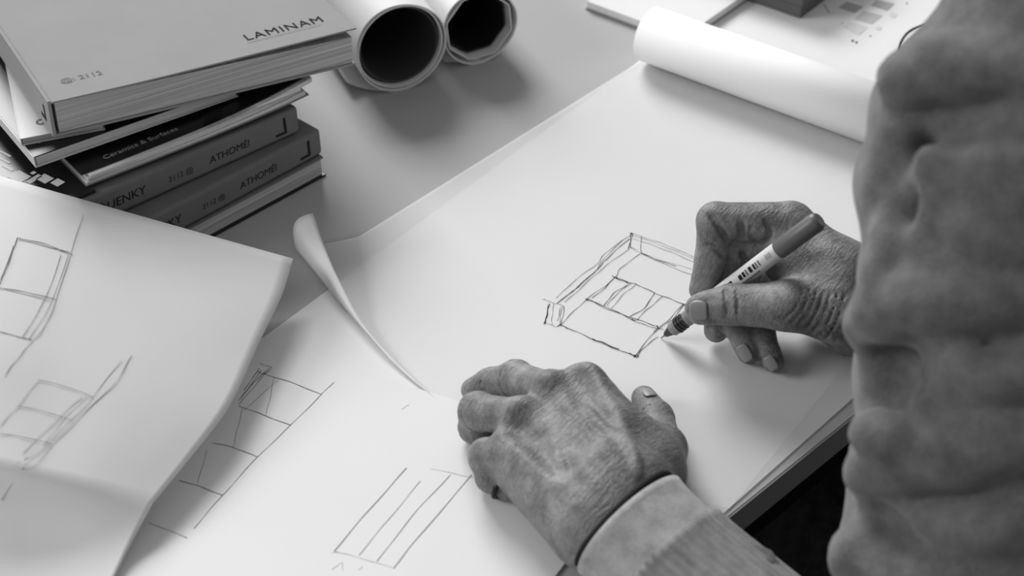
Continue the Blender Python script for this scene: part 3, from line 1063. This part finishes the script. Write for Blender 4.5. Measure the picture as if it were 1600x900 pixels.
def skin_material():
    m = bpy.data.materials.new('skin')
    m.use_nodes = True
    nt = m.node_tree
    L = nt.links.new
    b = nt.nodes['Principled BSDF']
    b.inputs['Roughness'].default_value = 0.48
    b.inputs['Specular IOR Level'].default_value = 0.40
    b.inputs['Subsurface Weight'].default_value = 0.0
    tc = nt.nodes.new('ShaderNodeTexCoord')
    n = nt.nodes.new('ShaderNodeTexNoise'); n.inputs['Scale'].default_value = 75; n.inputs['Detail'].default_value = 6; n.inputs['Roughness'].default_value = .6
    n2 = nt.nodes.new('ShaderNodeTexNoise'); n2.inputs['Scale'].default_value = 420; n2.inputs['Detail'].default_value = 3
    L(tc.outputs['Object'], n.inputs['Vector']); L(tc.outputs['Object'], n2.inputs['Vector'])
    mx = nt.nodes.new('ShaderNodeMath'); mx.operation = 'MULTIPLY_ADD'; mx.inputs[1].default_value = .35
    L(n2.outputs[0], mx.inputs[0]); L(n.outputs[0], mx.inputs[2])
    r = nt.nodes.new('ShaderNodeMapRange')
    r.inputs['From Min'].default_value, r.inputs['From Max'].default_value = .45, .9
    r.inputs['To Min'].default_value, r.inputs['To Max'].default_value = .10, .285
    L(mx.outputs[0], r.inputs[0]); L(r.outputs[0], b.inputs['Base Color'])
    # fine skin relief: cells and short crossing wrinkles
    vo = nt.nodes.new('ShaderNodeTexVoronoi'); vo.inputs['Scale'].default_value = 650
    L(tc.outputs['Object'], vo.inputs['Vector'])
    rot = nt.nodes.new('ShaderNodeVectorRotate'); rot.rotation_type = 'Z_AXIS'; rot.inputs['Angle'].default_value = SKIN_ANGLE
    L(tc.outputs['Object'], rot.inputs['Vector'])
    wob = nt.nodes.new('ShaderNodeTexNoise'); wob.inputs['Scale'].default_value = 60
    L(tc.outputs['Object'], wob.inputs['Vector'])
    vm = nt.nodes.new('ShaderNodeVectorMath'); vm.operation = 'MULTIPLY_ADD'; vm.inputs[1].default_value = (.007, .007, .007)
    L(wob.outputs['Color'], vm.inputs[0]); L(rot.outputs[0], vm.inputs[2])
    mp = nt.nodes.new('ShaderNodeMapping'); mp.inputs['Scale'].default_value = (520, 70, 120)
    L(vm.outputs[0], mp.inputs[0])
    wn = nt.nodes.new('ShaderNodeTexNoise'); wn.inputs['Scale'].default_value = 1; wn.inputs['Detail'].default_value = 5; wn.inputs['Roughness'].default_value = .65
    L(mp.outputs[0], wn.inputs['Vector'])
    m1 = nt.nodes.new('ShaderNodeMath'); m1.operation = 'MULTIPLY_ADD'; m1.inputs[1].default_value = .2
    L(vo.outputs['Distance'], m1.inputs[0]); L(wn.outputs[0], m1.inputs[2])
    bp = nt.nodes.new('ShaderNodeBump'); bp.inputs['Strength'].default_value = .75; bp.inputs['Distance'].default_value = .0013
    L(m1.outputs[0], bp.inputs['Height']); L(bp.outputs[0], b.inputs['Normal'])
    return m


SKIN_ANGLE = -math.atan2(*(P(1545, 1335, -.015) - PM(968, 806, 33))[1::-1])
M_SKIN = skin_material()
M_NAIL = mat('fingernail', .25, rough=.4, spec=.4)
mm = lambda r: r / 1000.0


def chain(fd_, pts, rad, k=.0025):
    for i in range(len(pts) - 1):
        fd_.add(pts[i], pts[i + 1], mm(rad[i]), mm(rad[i + 1]), k=k)


def sub_field(f):
    g = Field.__new__(Field)
    g.lo, g.h, g.n, g.ax = f.lo, f.h, f.n, f.ax
    g.F = np.full(f.n, 0.03, np.float32)
    return g


def bend_crease(f, joint, a, b, r, depth=.6, wid=.5):
    """small ring of skin creases round the back of a joint: a, b = neighbours along the finger"""
    ax = np.array(b) - np.array(a); ax /= np.linalg.norm(ax)
    e1 = np.cross(ax, [0, 0, 1.0]); e1 /= np.linalg.norm(e1)
    e2 = np.cross(e1, ax)
    n = 14
    q = [joint + (e1 * math.cos(t) + e2 * math.sin(t)) * mm(r) for t in np.linspace(0, 2 * math.pi, n)]
    for i in range(n - 1):
        f.cut(q[i], q[i + 1], mm(depth), k=mm(wid))


# ---- left hand: lies on the paper, knuckles up, fingers bent away
LW = PM(968, 806, 33)                                           # wrist
L_ELB = P(1545, 1335, -.015)
l_dir = (L_ELB - LW) / np.linalg.norm(L_ELB - LW)
l_acr = np.cross([0, 0, 1.0], l_dir); l_acr /= np.linalg.norm(l_acr)   # across the wrist
if l_acr[0] < 0: l_acr = -l_acr                                  # towards the thumb side
LJ = dict(
    I=[PM(915, 602, 42), PM(858, 606, 17), PM(822, 606, 9), PM(803, 606, 7.5)],
    M=[PM(868, 616, 44), PM(806, 592, 24), PM(766, 598, 12), PM(739, 609, 8)],
    R=[PM(824, 655, 40), PM(746, 643, 26), PM(741, 668, 11), PM(760, 684, 8)],
    K=[PM(794, 708, 31), PM(760, 714, 22), PM(766, 746, 10), PM(796, 764, 8)],
    T=[PM(1022, 742, 24), PM(1034, 702, 18), PM(1026, 654, 12), PM(1006, 622, 9)])
LR = dict(I=[10.5, 9.3, 8, 6.8], M=[10.8, 9.8, 8.4, 7.0], R=[10.3, 9.9, 8.6, 7.2], K=[9.6, 9.0, 7.6, 6.8], T=[14.5, 11.5, 9.6, 7.2])
HV = .00105
pts_all = np.array(sum(LJ.values(), []) + [LW, LW + l_dir * .07])
fL = Field(pts_all.min(0) - .034, pts_all.max(0) + .034, HV)
CM = {'I': LW - l_dir * .012 + l_acr * .019 + [0, 0, .004], 'M': LW - l_dir * .012 + l_acr * .007 + [0, 0, .006],
      'R': LW - l_dir * .010 - l_acr * .007 + [0, 0, .005], 'K': LW - l_dir * .008 - l_acr * .018 + [0, 0, .001]}
for q in 'IMRK':                                                # metacarpals make the palm
    fL.add(CM[q], LJ[q][0], .0135, mm(LR[q][0] + .2), k=.012)
fL.add((CM['I'] + CM['M']) / 2 - [0, 0, .006], (LJ['I'][0] + LJ['M'][0]) / 2 - [0, 0, .008], .014, .010, k=.012)
fL.add((CM['R'] + CM['K']) / 2 - [0, 0, .006], (LJ['R'][0] + LJ['K'][0]) / 2 - [0, 0, .007], .014, .010, k=.012)
fL.add(CM['K'] - [0, 0, .008], LJ['K'][0] - [0, 0, .012], .014, .009, k=.012)      # heel of the little-finger side
fL.add(LW + l_acr * .012 + l_dir * -.01, LJ['T'][0], .019, .015, k=.012)           # thenar
fL.add(LJ['T'][0], LJ['T'][1], .0145, .012, k=.010)
fL.add(LJ['I'][0] * .45 + CM['I'] * .55 + l_acr * .004, LJ['T'][1], .010, .009, k=.014)   # web
fL.add(PM(946, 628, 36), PM(1018, 712, 30), .0085, .0105, k=.012)                  # muscle between index finger and thumb
for sgn in (-1, 1):                                             # wrist and forearm: two bones side by side
    fL.add(LW + l_acr * sgn * .0125, LW + l_acr * sgn * .015 + l_dir * .075, .0185, .0225, k=.012)
for q, k in (('I', .004), ('M', .004), ('R', .004), ('K', .004), ('T', .005)):
    g = sub_field(fL)
    st = 0 if q != 'T' else 1
    chain(g, LJ[q][st:], LR[q][st:], k=.003)
    j = LJ[q]
    if q != 'T':
        g.add(j[1] + [0, 0, .0015], j[1] + (j[2] - j[1]) * .1, mm(LR[q][1] - .3), k=.003)
    fL.merge(g, k * .55)
# knuckles, tendons and veins on the back of the hand
for q in 'IMRK':
    fL.add(LJ[q][0] + [0, 0, .0022], LJ[q][0] + [0, 0, .0022] + (LJ[q][1] - LJ[q][0]) * .12, mm(LR[q][0] - 1.2), k=.006)
    a, b = CM[q] + [0, 0, .0125], LJ[q][0] + [0, 0, mm(LR[q][0] - .6)]
    md_ = (a + b) / 2 + [0, 0, -.001]
    pts = spline([a, md_, b], 5)
    for i in range(len(pts) - 1):
        fL.add(pts[i], pts[i + 1], .0022, k=.0080)
# hollows between the knuckles
for (qa, qb) in (('I', 'M'), ('M', 'R'), ('R', 'K')):
    a = (LJ[qa][0] + LJ[qb][0]) / 2 + [0, 0, .0125]
    c = (CM[qa] + CM[qb]) / 2 + [0, 0, .0155]
    fL.cut(a * .95 + c * .05 + [0, 0, .0040], a * .40 + c * .60 + [0, 0, .0044], .0098, .0075, k=.009)
vein = lambda pts, r: [fL.add(p, q, mm(r), k=.0042) for p, q in zip(spline(pts, 5)[:-1], spline(pts, 5)[1:])]


def on_back(f, px, py, lift=0.0):
    """first point of the field met by the sight line through a pixel"""
    d = _ray(px, py); d = d / np.linalg.norm(d)
    o = np.array([0, 0, CAM_H])
    t = .5
    for t in np.arange(.45, 1.0, .0005):
        p = o + d * t
        i = np.round((p - f.lo) / f.h).astype(int)
        if (i < 0).any() or (i >= f.n).any(): continue
        if f.F[tuple(i)] < 0:
            break
    return o + d * (t - lift)


for path, r in (([(915, 640), (950, 676), (985, 700), (996, 740)], 1.0), ([(862, 690), (880, 735), (896, 790)], 1.0)):
    vein([on_back(fL, *p) + _ray(*p) * .0008 for p in path], r)
# creases on finger joints
for q in 'MRI':
    j = LJ[q]
    bend_crease(fL, j[1], j[0], j[2], LR[q][1] + .8, .55, .6)
    bend_crease(fL, j[2], j[1], j[3], LR[q][2] + .6, .45, .5)
bend_crease(fL, LJ['T'][2], LJ['T'][1], LJ['T'][3], LR['T'][2] + .6, .5, .5)
VL, QL = fL.mesh(2)
VL[:, 2] = np.maximum(VL[:, 2], Z_2 + .0003)

# ---- right hand: holds the pen, resting on its little-finger side
RW = PM(1352, 468, 36)
R_ELB = np.array([0.44, 0.57, .045])
r_fdir = (R_ELB - RW) / np.linalg.norm(R_ELB - RW)
RJ = dict(
    I=[PM(1236, 350, 70), PM(1118, 345, 71), PM(1112, 403, 49), PM(1098, 452, 33)],
    M=[PM(1238, 380, 58), PM(1146, 392, 50), PM(1124, 455, 26), PM(1119, 516, 11)],
    R=[PM(1250, 415, 44), PM(1160, 430, 34), PM(1148, 500, 19), PM(1170, 550, 8.5)],
    K=[PM(1268, 448, 31), PM(1192, 466, 23), PM(1190, 525, 14), PM(1208, 564, 7.5)],
    T=[PM(1312, 488, 46), PM(1228, 478, 52), PM(1142, 476, 44), PM(1094, 484, 36)])
RR = dict(I=[13, 10.8, 9.6, 8.2], M=[12, 10, 8.8, 7.4], R=[11.5, 9.6, 8.6, 7.2], K=[10.5, 8.6, 7.8, 6.6], T=[16, 13.6, 11.6, 8.6])
pts_all = np.array(sum(RJ.values(), []) + [RW, RW + r_fdir * .06])
fR = Field(pts_all.min(0) - .034, pts_all.max(0) + .034, HV)
RC = {'I': PM(1322, 432, 56), 'M': PM(1330, 445, 48), 'R': PM(1335, 465, 38), 'K': PM(1335, 490, 28)}
for q in 'IMRK':
    fR.add(RC[q], RJ[q][0], .0145, mm(RR[q][0]), k=.012)
fR.add(PM(1330, 512, 20), PM(1262, 478, 20), .017, .012, k=.012)                   # heel of the hand
fR.add(RC['I'], RJ['T'][0], .018, .016, k=.014)
fR.add(RJ['T'][0], RJ['T'][1], .0165, .0138, k=.010)
fR.add(PM(1285, 430, 55), PM(1215, 415, 56), .013, .008, k=.018)                   # web between thumb and index finger
fR.add(PM(1258, 395, 58), PM(1196, 368, 58), .011, .009, k=.012)
for sgn in (-1, 1):
    fR.add(RW + np.array([0, 0, 1.0]) * sgn * .010 + [0, sgn * -.004, 0], RW + np.array([0, 0, 1.0]) * sgn * .010 + r_fdir * .055, .0195, .0215, k=.012)
for q, k in (('I', .003), ('M', .002), ('R', .002), ('K', .002), ('T', .004)):
    g = sub_field(fR)
    st = 0 if q != 'T' else 1
    chain(g, RJ[q][st:], RR[q][st:], k=.003)
    if q == 'T':
        g.ell(RJ['T'][2] * .35 + RJ['T'][3] * .65 + [0, 0, .001], [np.array([.014, -.002, 0]), np.array([0, .0085, 0]), np.array([0, 0, .0095])], k=.004)
    fR.merge(g, k)
# folds of the bent index finger, the web and the thumb joint
for path, r in (([(1108, 334), (1122, 352), (1136, 376)], 1.1), ([(1098, 384), (1115, 387), (1130, 400)], .9), ([(1158, 346), (1160, 372), (1160, 398)], 1.4),
                ([(1196, 345), (1204, 360), (1197, 378)], .9), ([(1160, 398), (1168, 408), (1180, 412)], .8), ([(1174, 352), (1172, 368), (1184, 382)], .6),
                ([(1136, 450), (1140, 470), (1142, 492)], .5), ([(1131, 452), (1134, 472), (1136, 494)], .4), ([(1150, 452), (1153, 472), (1152, 496)], .35)):
    q = spline([on_back(fR, *p) for p in path], 4)
    for i in range(len(q) - 1):
        fR.cut(q[i], q[i + 1], mm(r * 1.45), k=.0014)
# long skin folds at the root of the thumb
for i in range(7):
    x0 = 1238 + i * 11
    q = spline([on_back(fR, x0 + 16, 452 + i * 1.0), on_back(fR, x0 + 4, 482 + i * 3), on_back(fR, x0 - 14, 500 + i * 5)], 5)
    for a, b in zip(q[:-1], q[1:]):
        fR.cut(a, b, mm(.38), k=.0012)
VR, QR = fR.mesh(1)
VR[:, 2] = np.maximum(VR[:, 2], Z_2 + .0001)


# ---- fingernails: thin curved plates lying on the fingertips
def nail(name, V, Q, px, wide, long, along_px, parent):
    """px: middle of the nail; along_px: pixel towards its free edge"""
    f = fR if V is VR else fL
    c = on_back(f, *px)
    N = vnormals(V, Q)
    i = np.argsort(((V - c) ** 2).sum(1))[:60]
    n = N[i].mean(0); n /= np.linalg.norm(n)
    t = on_back(f, *along_px) - c
    t -= n * t.dot(n); t /= np.linalg.norm(t)
    s = np.cross(n, t)
    P_, Fc = [], []
    nu, nv = 8, 8
    for a in range(nu + 1):
        u = -1 + 2 * a / nu
        for b in range(nv + 1):
            w = -1 + 2 * b / nv
            half = (1 - abs(u) ** 3.2 * .35)
            x, y = u * long / 2, w * wide / 2 * half
            base_ = c + t * x + s * y
            P_.append(base_ + n * (.0004 - .28 * (y ** 2) / (wide * .55) - .10 * (x ** 2) / long))
    for a in range(nu):
        for b in range(nv):
            k = a * (nv + 1) + b
            Fc.append((k, k + 1, k + nv + 2, k + nv + 1))
    o = obj(name, P_, Fc, M_NAIL, parent, smooth=True)
    solid(o, .0006, 0)
    return o

# ---- arms, trunk, neck, head under the clothes: one coarse surface joined to the hands
L_SH = D(1910, -140, .53)
R_SH = L_SH + E_D * .36 + np.array([0, 0, .005])
CHEST = (L_SH + R_SH) / 2 + E_N * .07 + np.array([0, 0, -.07])
PELVIS = np.array([HIP[0], HIP[1], -.22])
NECK = (L_SH + R_SH) / 2 + E_N * .01 + np.array([0, 0, .06])
HEAD = NECK - E_N * .085 + np.array([0, 0, .125])
KNEE_L = PELVIS - E_N * .42 - E_D * .10 + np.array([0, 0, -.03])
KNEE_R = PELVIS - E_N * .42 + E_D * .12 + np.array([0, 0, -.03])
FOOT_L = np.array([KNEE_L[0], KNEE_L[1], FLOOR_Z + .03]) + E_N * .05
FOOT_R = np.array([KNEE_R[0], KNEE_R[1], FLOOR_Z + .03]) + E_N * .05

pts_all = np.array([L_SH, R_SH, CHEST, PELVIS, HEAD, R_ELB, L_ELB, LW, RW])
fB = Field(pts_all.min(0) - .14, pts_all.max(0) + .14, .006)
fB.add(LW + l_dir * .055, L_ELB, .024, .034, k=.02)
fB.add(L_ELB, L_SH, .034, .042, k=.02)
fB.add(RW + r_fdir * .045, R_ELB, .024, .034, k=.02)
fB.add(R_ELB, R_SH, .034, .042, k=.02)
fB.add(L_SH + E_N * .02, R_SH + E_N * .02, .05, k=.05)
fB.add(CHEST - E_D * .05, PELVIS - E_D * .04, .095, .09, k=.06)
fB.add(CHEST + E_D * .05, PELVIS + E_D * .04, .095, .09, k=.06)
fB.add(NECK - [0, 0, .06], HEAD - [0, 0, .06] + E_N * .03, .048, .045, k=.03)
fB.ell(HEAD, [E_D * .073, E_N * .092, np.array([0, 0, .108])], k=.02)
fB.ell(HEAD - E_N * .035 - [0, 0, .055], [E_D * .052, E_N * .055, np.array([0, 0, .06])], k=.03)      # jaw
fB.add(HEAD - E_N * .085 + [0, 0, .005], HEAD - E_N * .103 - [0, 0, .030], .009, .014, k=.012)        # nose
for sg in (-1, 1):
    fB.ell(HEAD + E_D * .074 * sg + E_N * .01 - [0, 0, .01], [E_D * .010, E_N * .018, np.array([0, 0, .032])], k=.006)   # ears
    fB.cut(HEAD - E_N * .098 + E_D * .030 * sg + [0, 0, .012], HEAD - E_N * .094 + E_D * .034 * sg + [0, 0, .012], .011, k=.008)
fB.cut(HEAD - E_N * .096 - E_D * .02 - [0, 0, .062], HEAD - E_N * .096 + E_D * .02 - [0, 0, .062], .0035, k=.004)       # mouth
VB, QB = fB.mesh(2)
body_v = np.concatenate([VL, VR, VB])
body_q = np.concatenate([QL, QR + len(VL), QB + len(VL) + len(VR)])
person = obj('person', body_v, body_q, M_SKIN, loc=person_base, smooth=True)
tag(person, 'person in a grey knitted sweater sketching at the desk with a pen', 'person')

nail('fingernail', VR, QR, (1091, 486), .0118, .0108, (1081, 485), person)
nail('fingernail', VR, QR, (1163, 552), .0078, .0110, (1170, 562), person)
nail('fingernail', VR, QR, (1205, 568), .0066, .0095, (1211, 576), person)
nail('fingernail', VL, QL, (1014, 613), .0070, .0090, (1008, 607), person)


# ------------------------------------------------------------------ clothes
def knit_material(name, v, rib=0.0, direction=(0, 0, 0), scale=900.0):
    m = bpy.data.materials.new(name)
    m.use_nodes = True
    nt = m.node_tree
    L = nt.links.new
    b = nt.nodes['Principled BSDF']
    b.inputs['Roughness'].default_value = .95
    b.inputs['Specular IOR Level'].default_value = .05
    b.inputs['Sheen Weight'].default_value = .25
    tc = nt.nodes.new('ShaderNodeTexCoord')
    n = nt.nodes.new('ShaderNodeTexNoise'); n.inputs['Scale'].default_value = 110; n.inputs['Detail'].default_value = 6
    n2 = nt.nodes.new('ShaderNodeTexNoise'); n2.inputs['Scale'].default_value = scale; n2.inputs['Detail'].default_value = 2
    L(tc.outputs['Object'], n.inputs['Vector']); L(tc.outputs['Object'], n2.inputs['Vector'])
    a = nt.nodes.new('ShaderNodeMath'); a.operation = 'MULTIPLY_ADD'; a.inputs[1].default_value = .6
    L(n2.outputs[0], a.inputs[0]); L(n.outputs[0], a.inputs[2])
    r = nt.nodes.new('ShaderNodeMapRange')
    r.inputs['From Min'].default_value, r.inputs['From Max'].default_value = .55, 1.05
    r.inputs['To Min'].default_value, r.inputs['To Max'].default_value = v * .72, v * 1.28
    L(a.outputs[0], r.inputs[0]); L(r.outputs[0], b.inputs['Base Color'])
    bp = nt.nodes.new('ShaderNodeBump'); bp.inputs['Strength'].default_value = .5; bp.inputs['Distance'].default_value = .001
    L(n2.outputs[0], bp.inputs['Height']); L(bp.outputs[0], b.inputs['Normal'])
    return m


M_KNIT = knit_material('grey_sweater_knit', .135)
M_CUFF = knit_material('ribbed_cuff_knit', .24, scale=1400)
M_SHIRT = knit_material('pale_shirt_cotton', .40, scale=1600)
M_TROUSERS = mat('black_trousers', .03, rough=.9, spec=.05, noise=.4, nscale=120, bump=.4, bscale=900)


def sleeve_ring(name, axis_o, axis_d, acr, s0, s1, ra0, rb0, ra1, rb1, m, ns=14, nk=96, ribs=0, rib_h=0.0, lip=.0012, tilt=0.0, tilt_up=0.0, wob=0.0):
    """elliptical tube round a forearm, from s0 to s1 along it"""
    upv = np.cross(axis_d, acr); upv /= np.linalg.norm(upv)
    if upv[2] < 0: upv = -upv
    V, Fc = [], []
    for i in range(ns + 1):
        t = i / ns
        s = s0 + (s1 - s0) * t
        ra, rb = ra0 + (ra1 - ra0) * t, rb0 + (rb1 - rb0) * t
        edge = lip * math.exp(-t * ns * .8)
        for k in range(nk):
            a = 2 * math.pi * k / nk
            rr = 1 + (rib_h * math.cos(ribs * a)) + wob * math.sin(3 * a + 9 * t) * .5
            V.append(axis_o + axis_d * (s + tilt * math.cos(a) + tilt_up * math.sin(a)) + acr * (ra + edge) * rr * math.cos(a) + upv * (rb + edge) * rr * math.sin(a))
    for i in range(ns):
        for k in range(nk):
            Fc.append((i * nk + k, i * nk + (k + 1) % nk, (i + 1) * nk + (k + 1) % nk, (i + 1) * nk + k))
    o = fix_normals(obj(name, V, Fc, m, person, smooth=True))
    solid(o, .0016, -1)
    return o


shirt = sleeve_ring('shirt_cuff', LW, l_dir, l_acr, .007, .052, .0345, .0272, .0350, .0275, M_SHIRT, tilt=.002, tilt_up=-.002, wob=.012)
cuff = sleeve_ring('ribbed_cuff', LW, l_dir, l_acr, .033, .095, .0358, .0285, .0385, .0330, M_CUFF, ns=16, nk=240, ribs=48, rib_h=.013, tilt=.002, tilt_up=-.002)

# thin dark cord round the left wrist, and a ring on the bent little finger
def ring(name, c, e1, e2, ra, rb, r, m, n=72, nk=10):
    ax = np.cross(e1, e2); ax /= np.linalg.norm(ax)
    V, Fc = [], []
    for i in range(n):
        a = 2 * math.pi * i / n
        o_ = e1 * math.cos(a) * ra + e2 * math.sin(a) * rb
        d_ = o_ / np.linalg.norm(o_)
        for k in range(nk):
            b = 2 * math.pi * k / nk
            V.append(c + o_ + d_ * r * math.cos(b) + ax * r * 1.3 * math.sin(b))
    for i in range(n):
        for k in range(nk):
            Fc.append((i * nk + k, ((i + 1) % n) * nk + k, ((i + 1) % n) * nk + (k + 1) % nk, i * nk + (k + 1) % nk))
    o = fix_normals(obj(name, V, Fc, m, person, smooth=True))
    return o


l_up = np.cross(l_dir, l_acr); l_up = l_up if l_up[2] > 0 else -l_up
br = ring('cord_bracelet', LW + l_dir * .0030, l_acr, l_up, .0338, .0262, .0013, mat('black_cord', .008, rough=.8))
br['label'] = 'thin black cord round the left wrist'
k2, k3 = LJ['K'][2], LJ['K'][3]
kx = (k3 - k2) / np.linalg.norm(k3 - k2)
ky = np.cross(kx, [0, 0, 1.0]); ky /= np.linalg.norm(ky)
rg = ring('finger_ring', k2 * .4 + k3 * .6, ky, np.cross(ky, kx), .0080, .0074, .0011, mat('black_ring', .01, rough=.3))
rg['label'] = 'dark ring on the bent little finger'
rcuff = sleeve_ring('ribbed_cuff', RW, r_fdir, np.cross([0, 0, 1.0], r_fdir) / np.linalg.norm(np.cross([0, 0, 1.0], r_fdir)), .020, .062, .0275, .0340, .031, .036, M_CUFF, ns=12, nk=200, ribs=40, rib_h=.008)

# sweater: sleeves and trunk with bunched folds
pts_all = np.array([L_SH, R_SH, CHEST, PELVIS, R_ELB, L_ELB, LW + l_dir * .06, RW])
fS = Field(pts_all.min(0) - .17, pts_all.max(0) + .15, .0034)
A0 = LW + l_dir * .066
fS.add(A0, A0 + l_dir * .06, .025, .039, k=.01)
fS.add(A0 + l_dir * .06, L_ELB, .038, .054, k=.01)
UA = [L_ELB, D(1600, 1080, .600), D(1562, 900, .592), D(1584, 700, .582), D(1590, 600, .578), D(1592, 450, .570), D(1602, 250, .56), D(1718, 90, .55), D(1832, -30, .54), L_SH]
UR = [.056, .066, .068, .067, .065, .065, .066, .067, .068, .070]
for i in range(len(UA) - 1):
    fS.add(UA[i], UA[i + 1], UR[i], UR[i + 1], k=.008)
fS.add(RW + r_fdir * .042, R_ELB, .036, .056, k=.02)
fS.add(R_ELB, R_SH, .056, .070, k=.03)
fS.add(L_SH + E_N * .02, R_SH + E_N * .02, .075, k=.06)
fS.add(CHEST - E_D * .06, PELVIS - E_D * .05, .12, .12, k=.08)
fS.add(CHEST + E_D * .06, PELVIS + E_D * .05, .12, .12, k=.08)
fS.add(NECK - [0, 0, .06], NECK - [0, 0, .01], .062, .058, k=.03)


def fold(f, pix, r, k, cutting=False, sink=.45):
    """a ridge or a furrow of cloth that follows the surface under a row of pixels"""
    q = spline([on_back2(f, *p) for p in pix], 6)
    c0 = np.array([0, 0, CAM_H])
    q = [p + (p - c0) / np.linalg.norm(p - c0) * r * (-sink if cutting else sink) for p in q]
    for i in range(len(q) - 1):
        t = (i + .5) / (len(q) - 1)
        rr = r * (.55 + .45 * math.sin(math.pi * min(1, max(0, t))))
        if cutting: f.cut(q[i], q[i + 1], rr, k=k)
        else: f.add(q[i], q[i + 1], rr, k=k)


def on_back2(f, px, py):
    d = _ray(px, py); d = d / np.linalg.norm(d)
    o = np.array([0, 0, CAM_H])
    best, bt = 1e9, .5
    for t in np.arange(.25, .9, .001):
        p = o + d * t
        i = np.round((p - f.lo) / f.h).astype(int)
        if (i < 0).any() or (i >= f.n).any(): continue
        v = f.F[tuple(i)]
        if v < best: best, bt = v, t
        if v < 0: break
    return o + d * bt


furrows = [([(1395, 160), (1440, 148), (1500, 142), (1580, 150), (1660, 165)], .017), ([(1376, 350), (1384, 280), (1394, 215)], .011), ([(1418, 330), (1424, 270), (1428, 225)], .008),
           ([(1376, 555), (1378, 585), (1374, 612)], .012), ([(1430, 512), (1500, 504), (1600, 488), (1700, 470)], .018),
           ([(1400, 775), (1450, 765), (1520, 768), (1600, 766), (1680, 755)], .014), ([(1390, 690), (1450, 688), (1530, 676), (1640, 656)], .006),
           ([(1360, 812), (1372, 840), (1405, 866), (1460, 896)], .008)]
ridges = [([(1348, 514), (1374, 492), (1425, 478), (1500, 468), (1590, 448), (1690, 430)], .012), ([(1346, 740), (1380, 718), (1450, 708), (1540, 694), (1690, 668)], .011),
          ([(1366, 678), (1376, 686), (1400, 690)], .006), ([(1326, 886), (1348, 856), (1385, 874), (1435, 902), (1520, 916)], .009),
          ([(1414, 126), (1434, 112), (1470, 100), (1540, 98), (1640, 110)], .009), ([(1404, 300), (1406, 240), (1412, 200)], .005), ([(1364, 440), (1395, 375), (1428, 310), (1454, 245)], .006),
          ([(1480, 560), (1550, 585), (1640, 590)], .006), ([(1500, 340), (1560, 375), (1640, 385)], .006), ([(1440, 815), (1520, 835), (1600, 828)], .006)]
for p, r in furrows: fold(fS, p, r, .008, cutting=True, sink=.5)
for p, r in ridges: fold(fS, p, r, .008, sink=.2)
# folds where the sleeve is pushed up the forearm
for p, r in (([(1105, 905), (1130, 880), (1165, 872), (1200, 880)], .005), ([(1120, 925), (1150, 900), (1185, 893), (1215, 900)], .004)): fold(fS, p, r, .006)
for p, r in (([(1098, 895), (1125, 868), (1160, 862), (1195, 866)], .0035), ([(1112, 915), (1140, 890), (1175, 882), (1205, 890)], .003)): fold(fS, p, r, .004, cutting=True)
VS, QS = fS.mesh(2)
NSW = vnormals(VS, QS)
und = sum(a * np.sin(VS @ np.array(w) + f_) for a, w, f_ in ((.0012, (30, 20, 95), .3), (.0009, (-50, 60, 140), 1.7), (.0006, (120, -80, 210), 4.0)))
VS = VS + NSW * und[:, None]                                   # slack of the cloth
sweater = obj('sweater', VS, QS, M_KNIT, person, smooth=True)

fT = Field(np.minimum.reduce([PELVIS, KNEE_L, KNEE_R, FOOT_L, FOOT_R]) - .2, np.maximum.reduce([PELVIS, KNEE_L, KNEE_R, FOOT_L, FOOT_R]) + .2, .008)
fT.add(PELVIS - E_D * .07, KNEE_L, .10, .068, k=.04)
fT.add(PELVIS + E_D * .07, KNEE_R, .10, .068, k=.04)
fT.add(PELVIS - E_D * .07, PELVIS + E_D * .07, .105, k=.05)
fT.add(KNEE_L, FOOT_L + [0, 0, .06], .066, .05, k=.03)
fT.add(KNEE_R, FOOT_R + [0, 0, .06], .066, .05, k=.03)
VT, QT = fT.mesh(2)
obj('trousers', VT, QT, M_TROUSERS, person, smooth=True)
for ft in (FOOT_L, FOOT_R):
    fF = Field(ft - .22, ft + .22, .006)
    fF.add(ft + E_N * .03 + [0, 0, .02], ft - E_N * .16, .042, .036, k=.02)
    v_, q_ = fF.mesh(1)
    v_[:, 2] = np.maximum(v_[:, 2], FLOOR_Z + .001)
    obj('shoe', v_, q_, mat('black_leather', .01, rough=.4), person, smooth=True)
fH = Field(HEAD - .16, HEAD + .16, .005)
fH.ell(HEAD + [0, 0, .012] + E_N * .012, [E_D * .080, E_N * .092, np.array([0, 0, .106])], k=.01)
X, Y, Z = fH.ax[0][:, None, None], fH.ax[1][None, :, None], fH.ax[2][None, None, :]
pl = -((X - HEAD[0]) * E_N[0] + (Y - HEAD[1]) * E_N[1]) * .75 - (Z - HEAD[2] - .035) * .66
fH.F = -Field.smin(-fH.F, -pl.astype(np.float32) + 0 * fH.F, .01)
v_, q_ = fH.mesh(1)
obj('hair', v_, q_, mat('grey_hair', .16, rough=.7, noise=.4, nscale=150, bump=.8, bscale=400), person, smooth=True)
# stool under the sitter
stool = empty('stool', (PELVIS[0], PELVIS[1], FLOOR_Z))
tag(stool, 'black round stool under the sitting person', 'stool')
tube([PELVIS + [0, 0, -.165], PELVIS + [0, 0, -.115]], .17, M_BLACK, 'seat', stool, n=40)
tube([np.array([PELVIS[0], PELVIS[1], FLOOR_Z + .03]), PELVIS + [0, 0, -.166]], .025, M_BLACK, 'column', stool)
for i in range(5):
    a = i * 2 * math.pi / 5
    c0 = np.array([PELVIS[0], PELVIS[1], FLOOR_Z + .03])
    tube([c0, c0 + [.26 * math.cos(a), .26 * math.sin(a), -.012]], [.02, .014], M_BLACK, 'foot', stool)
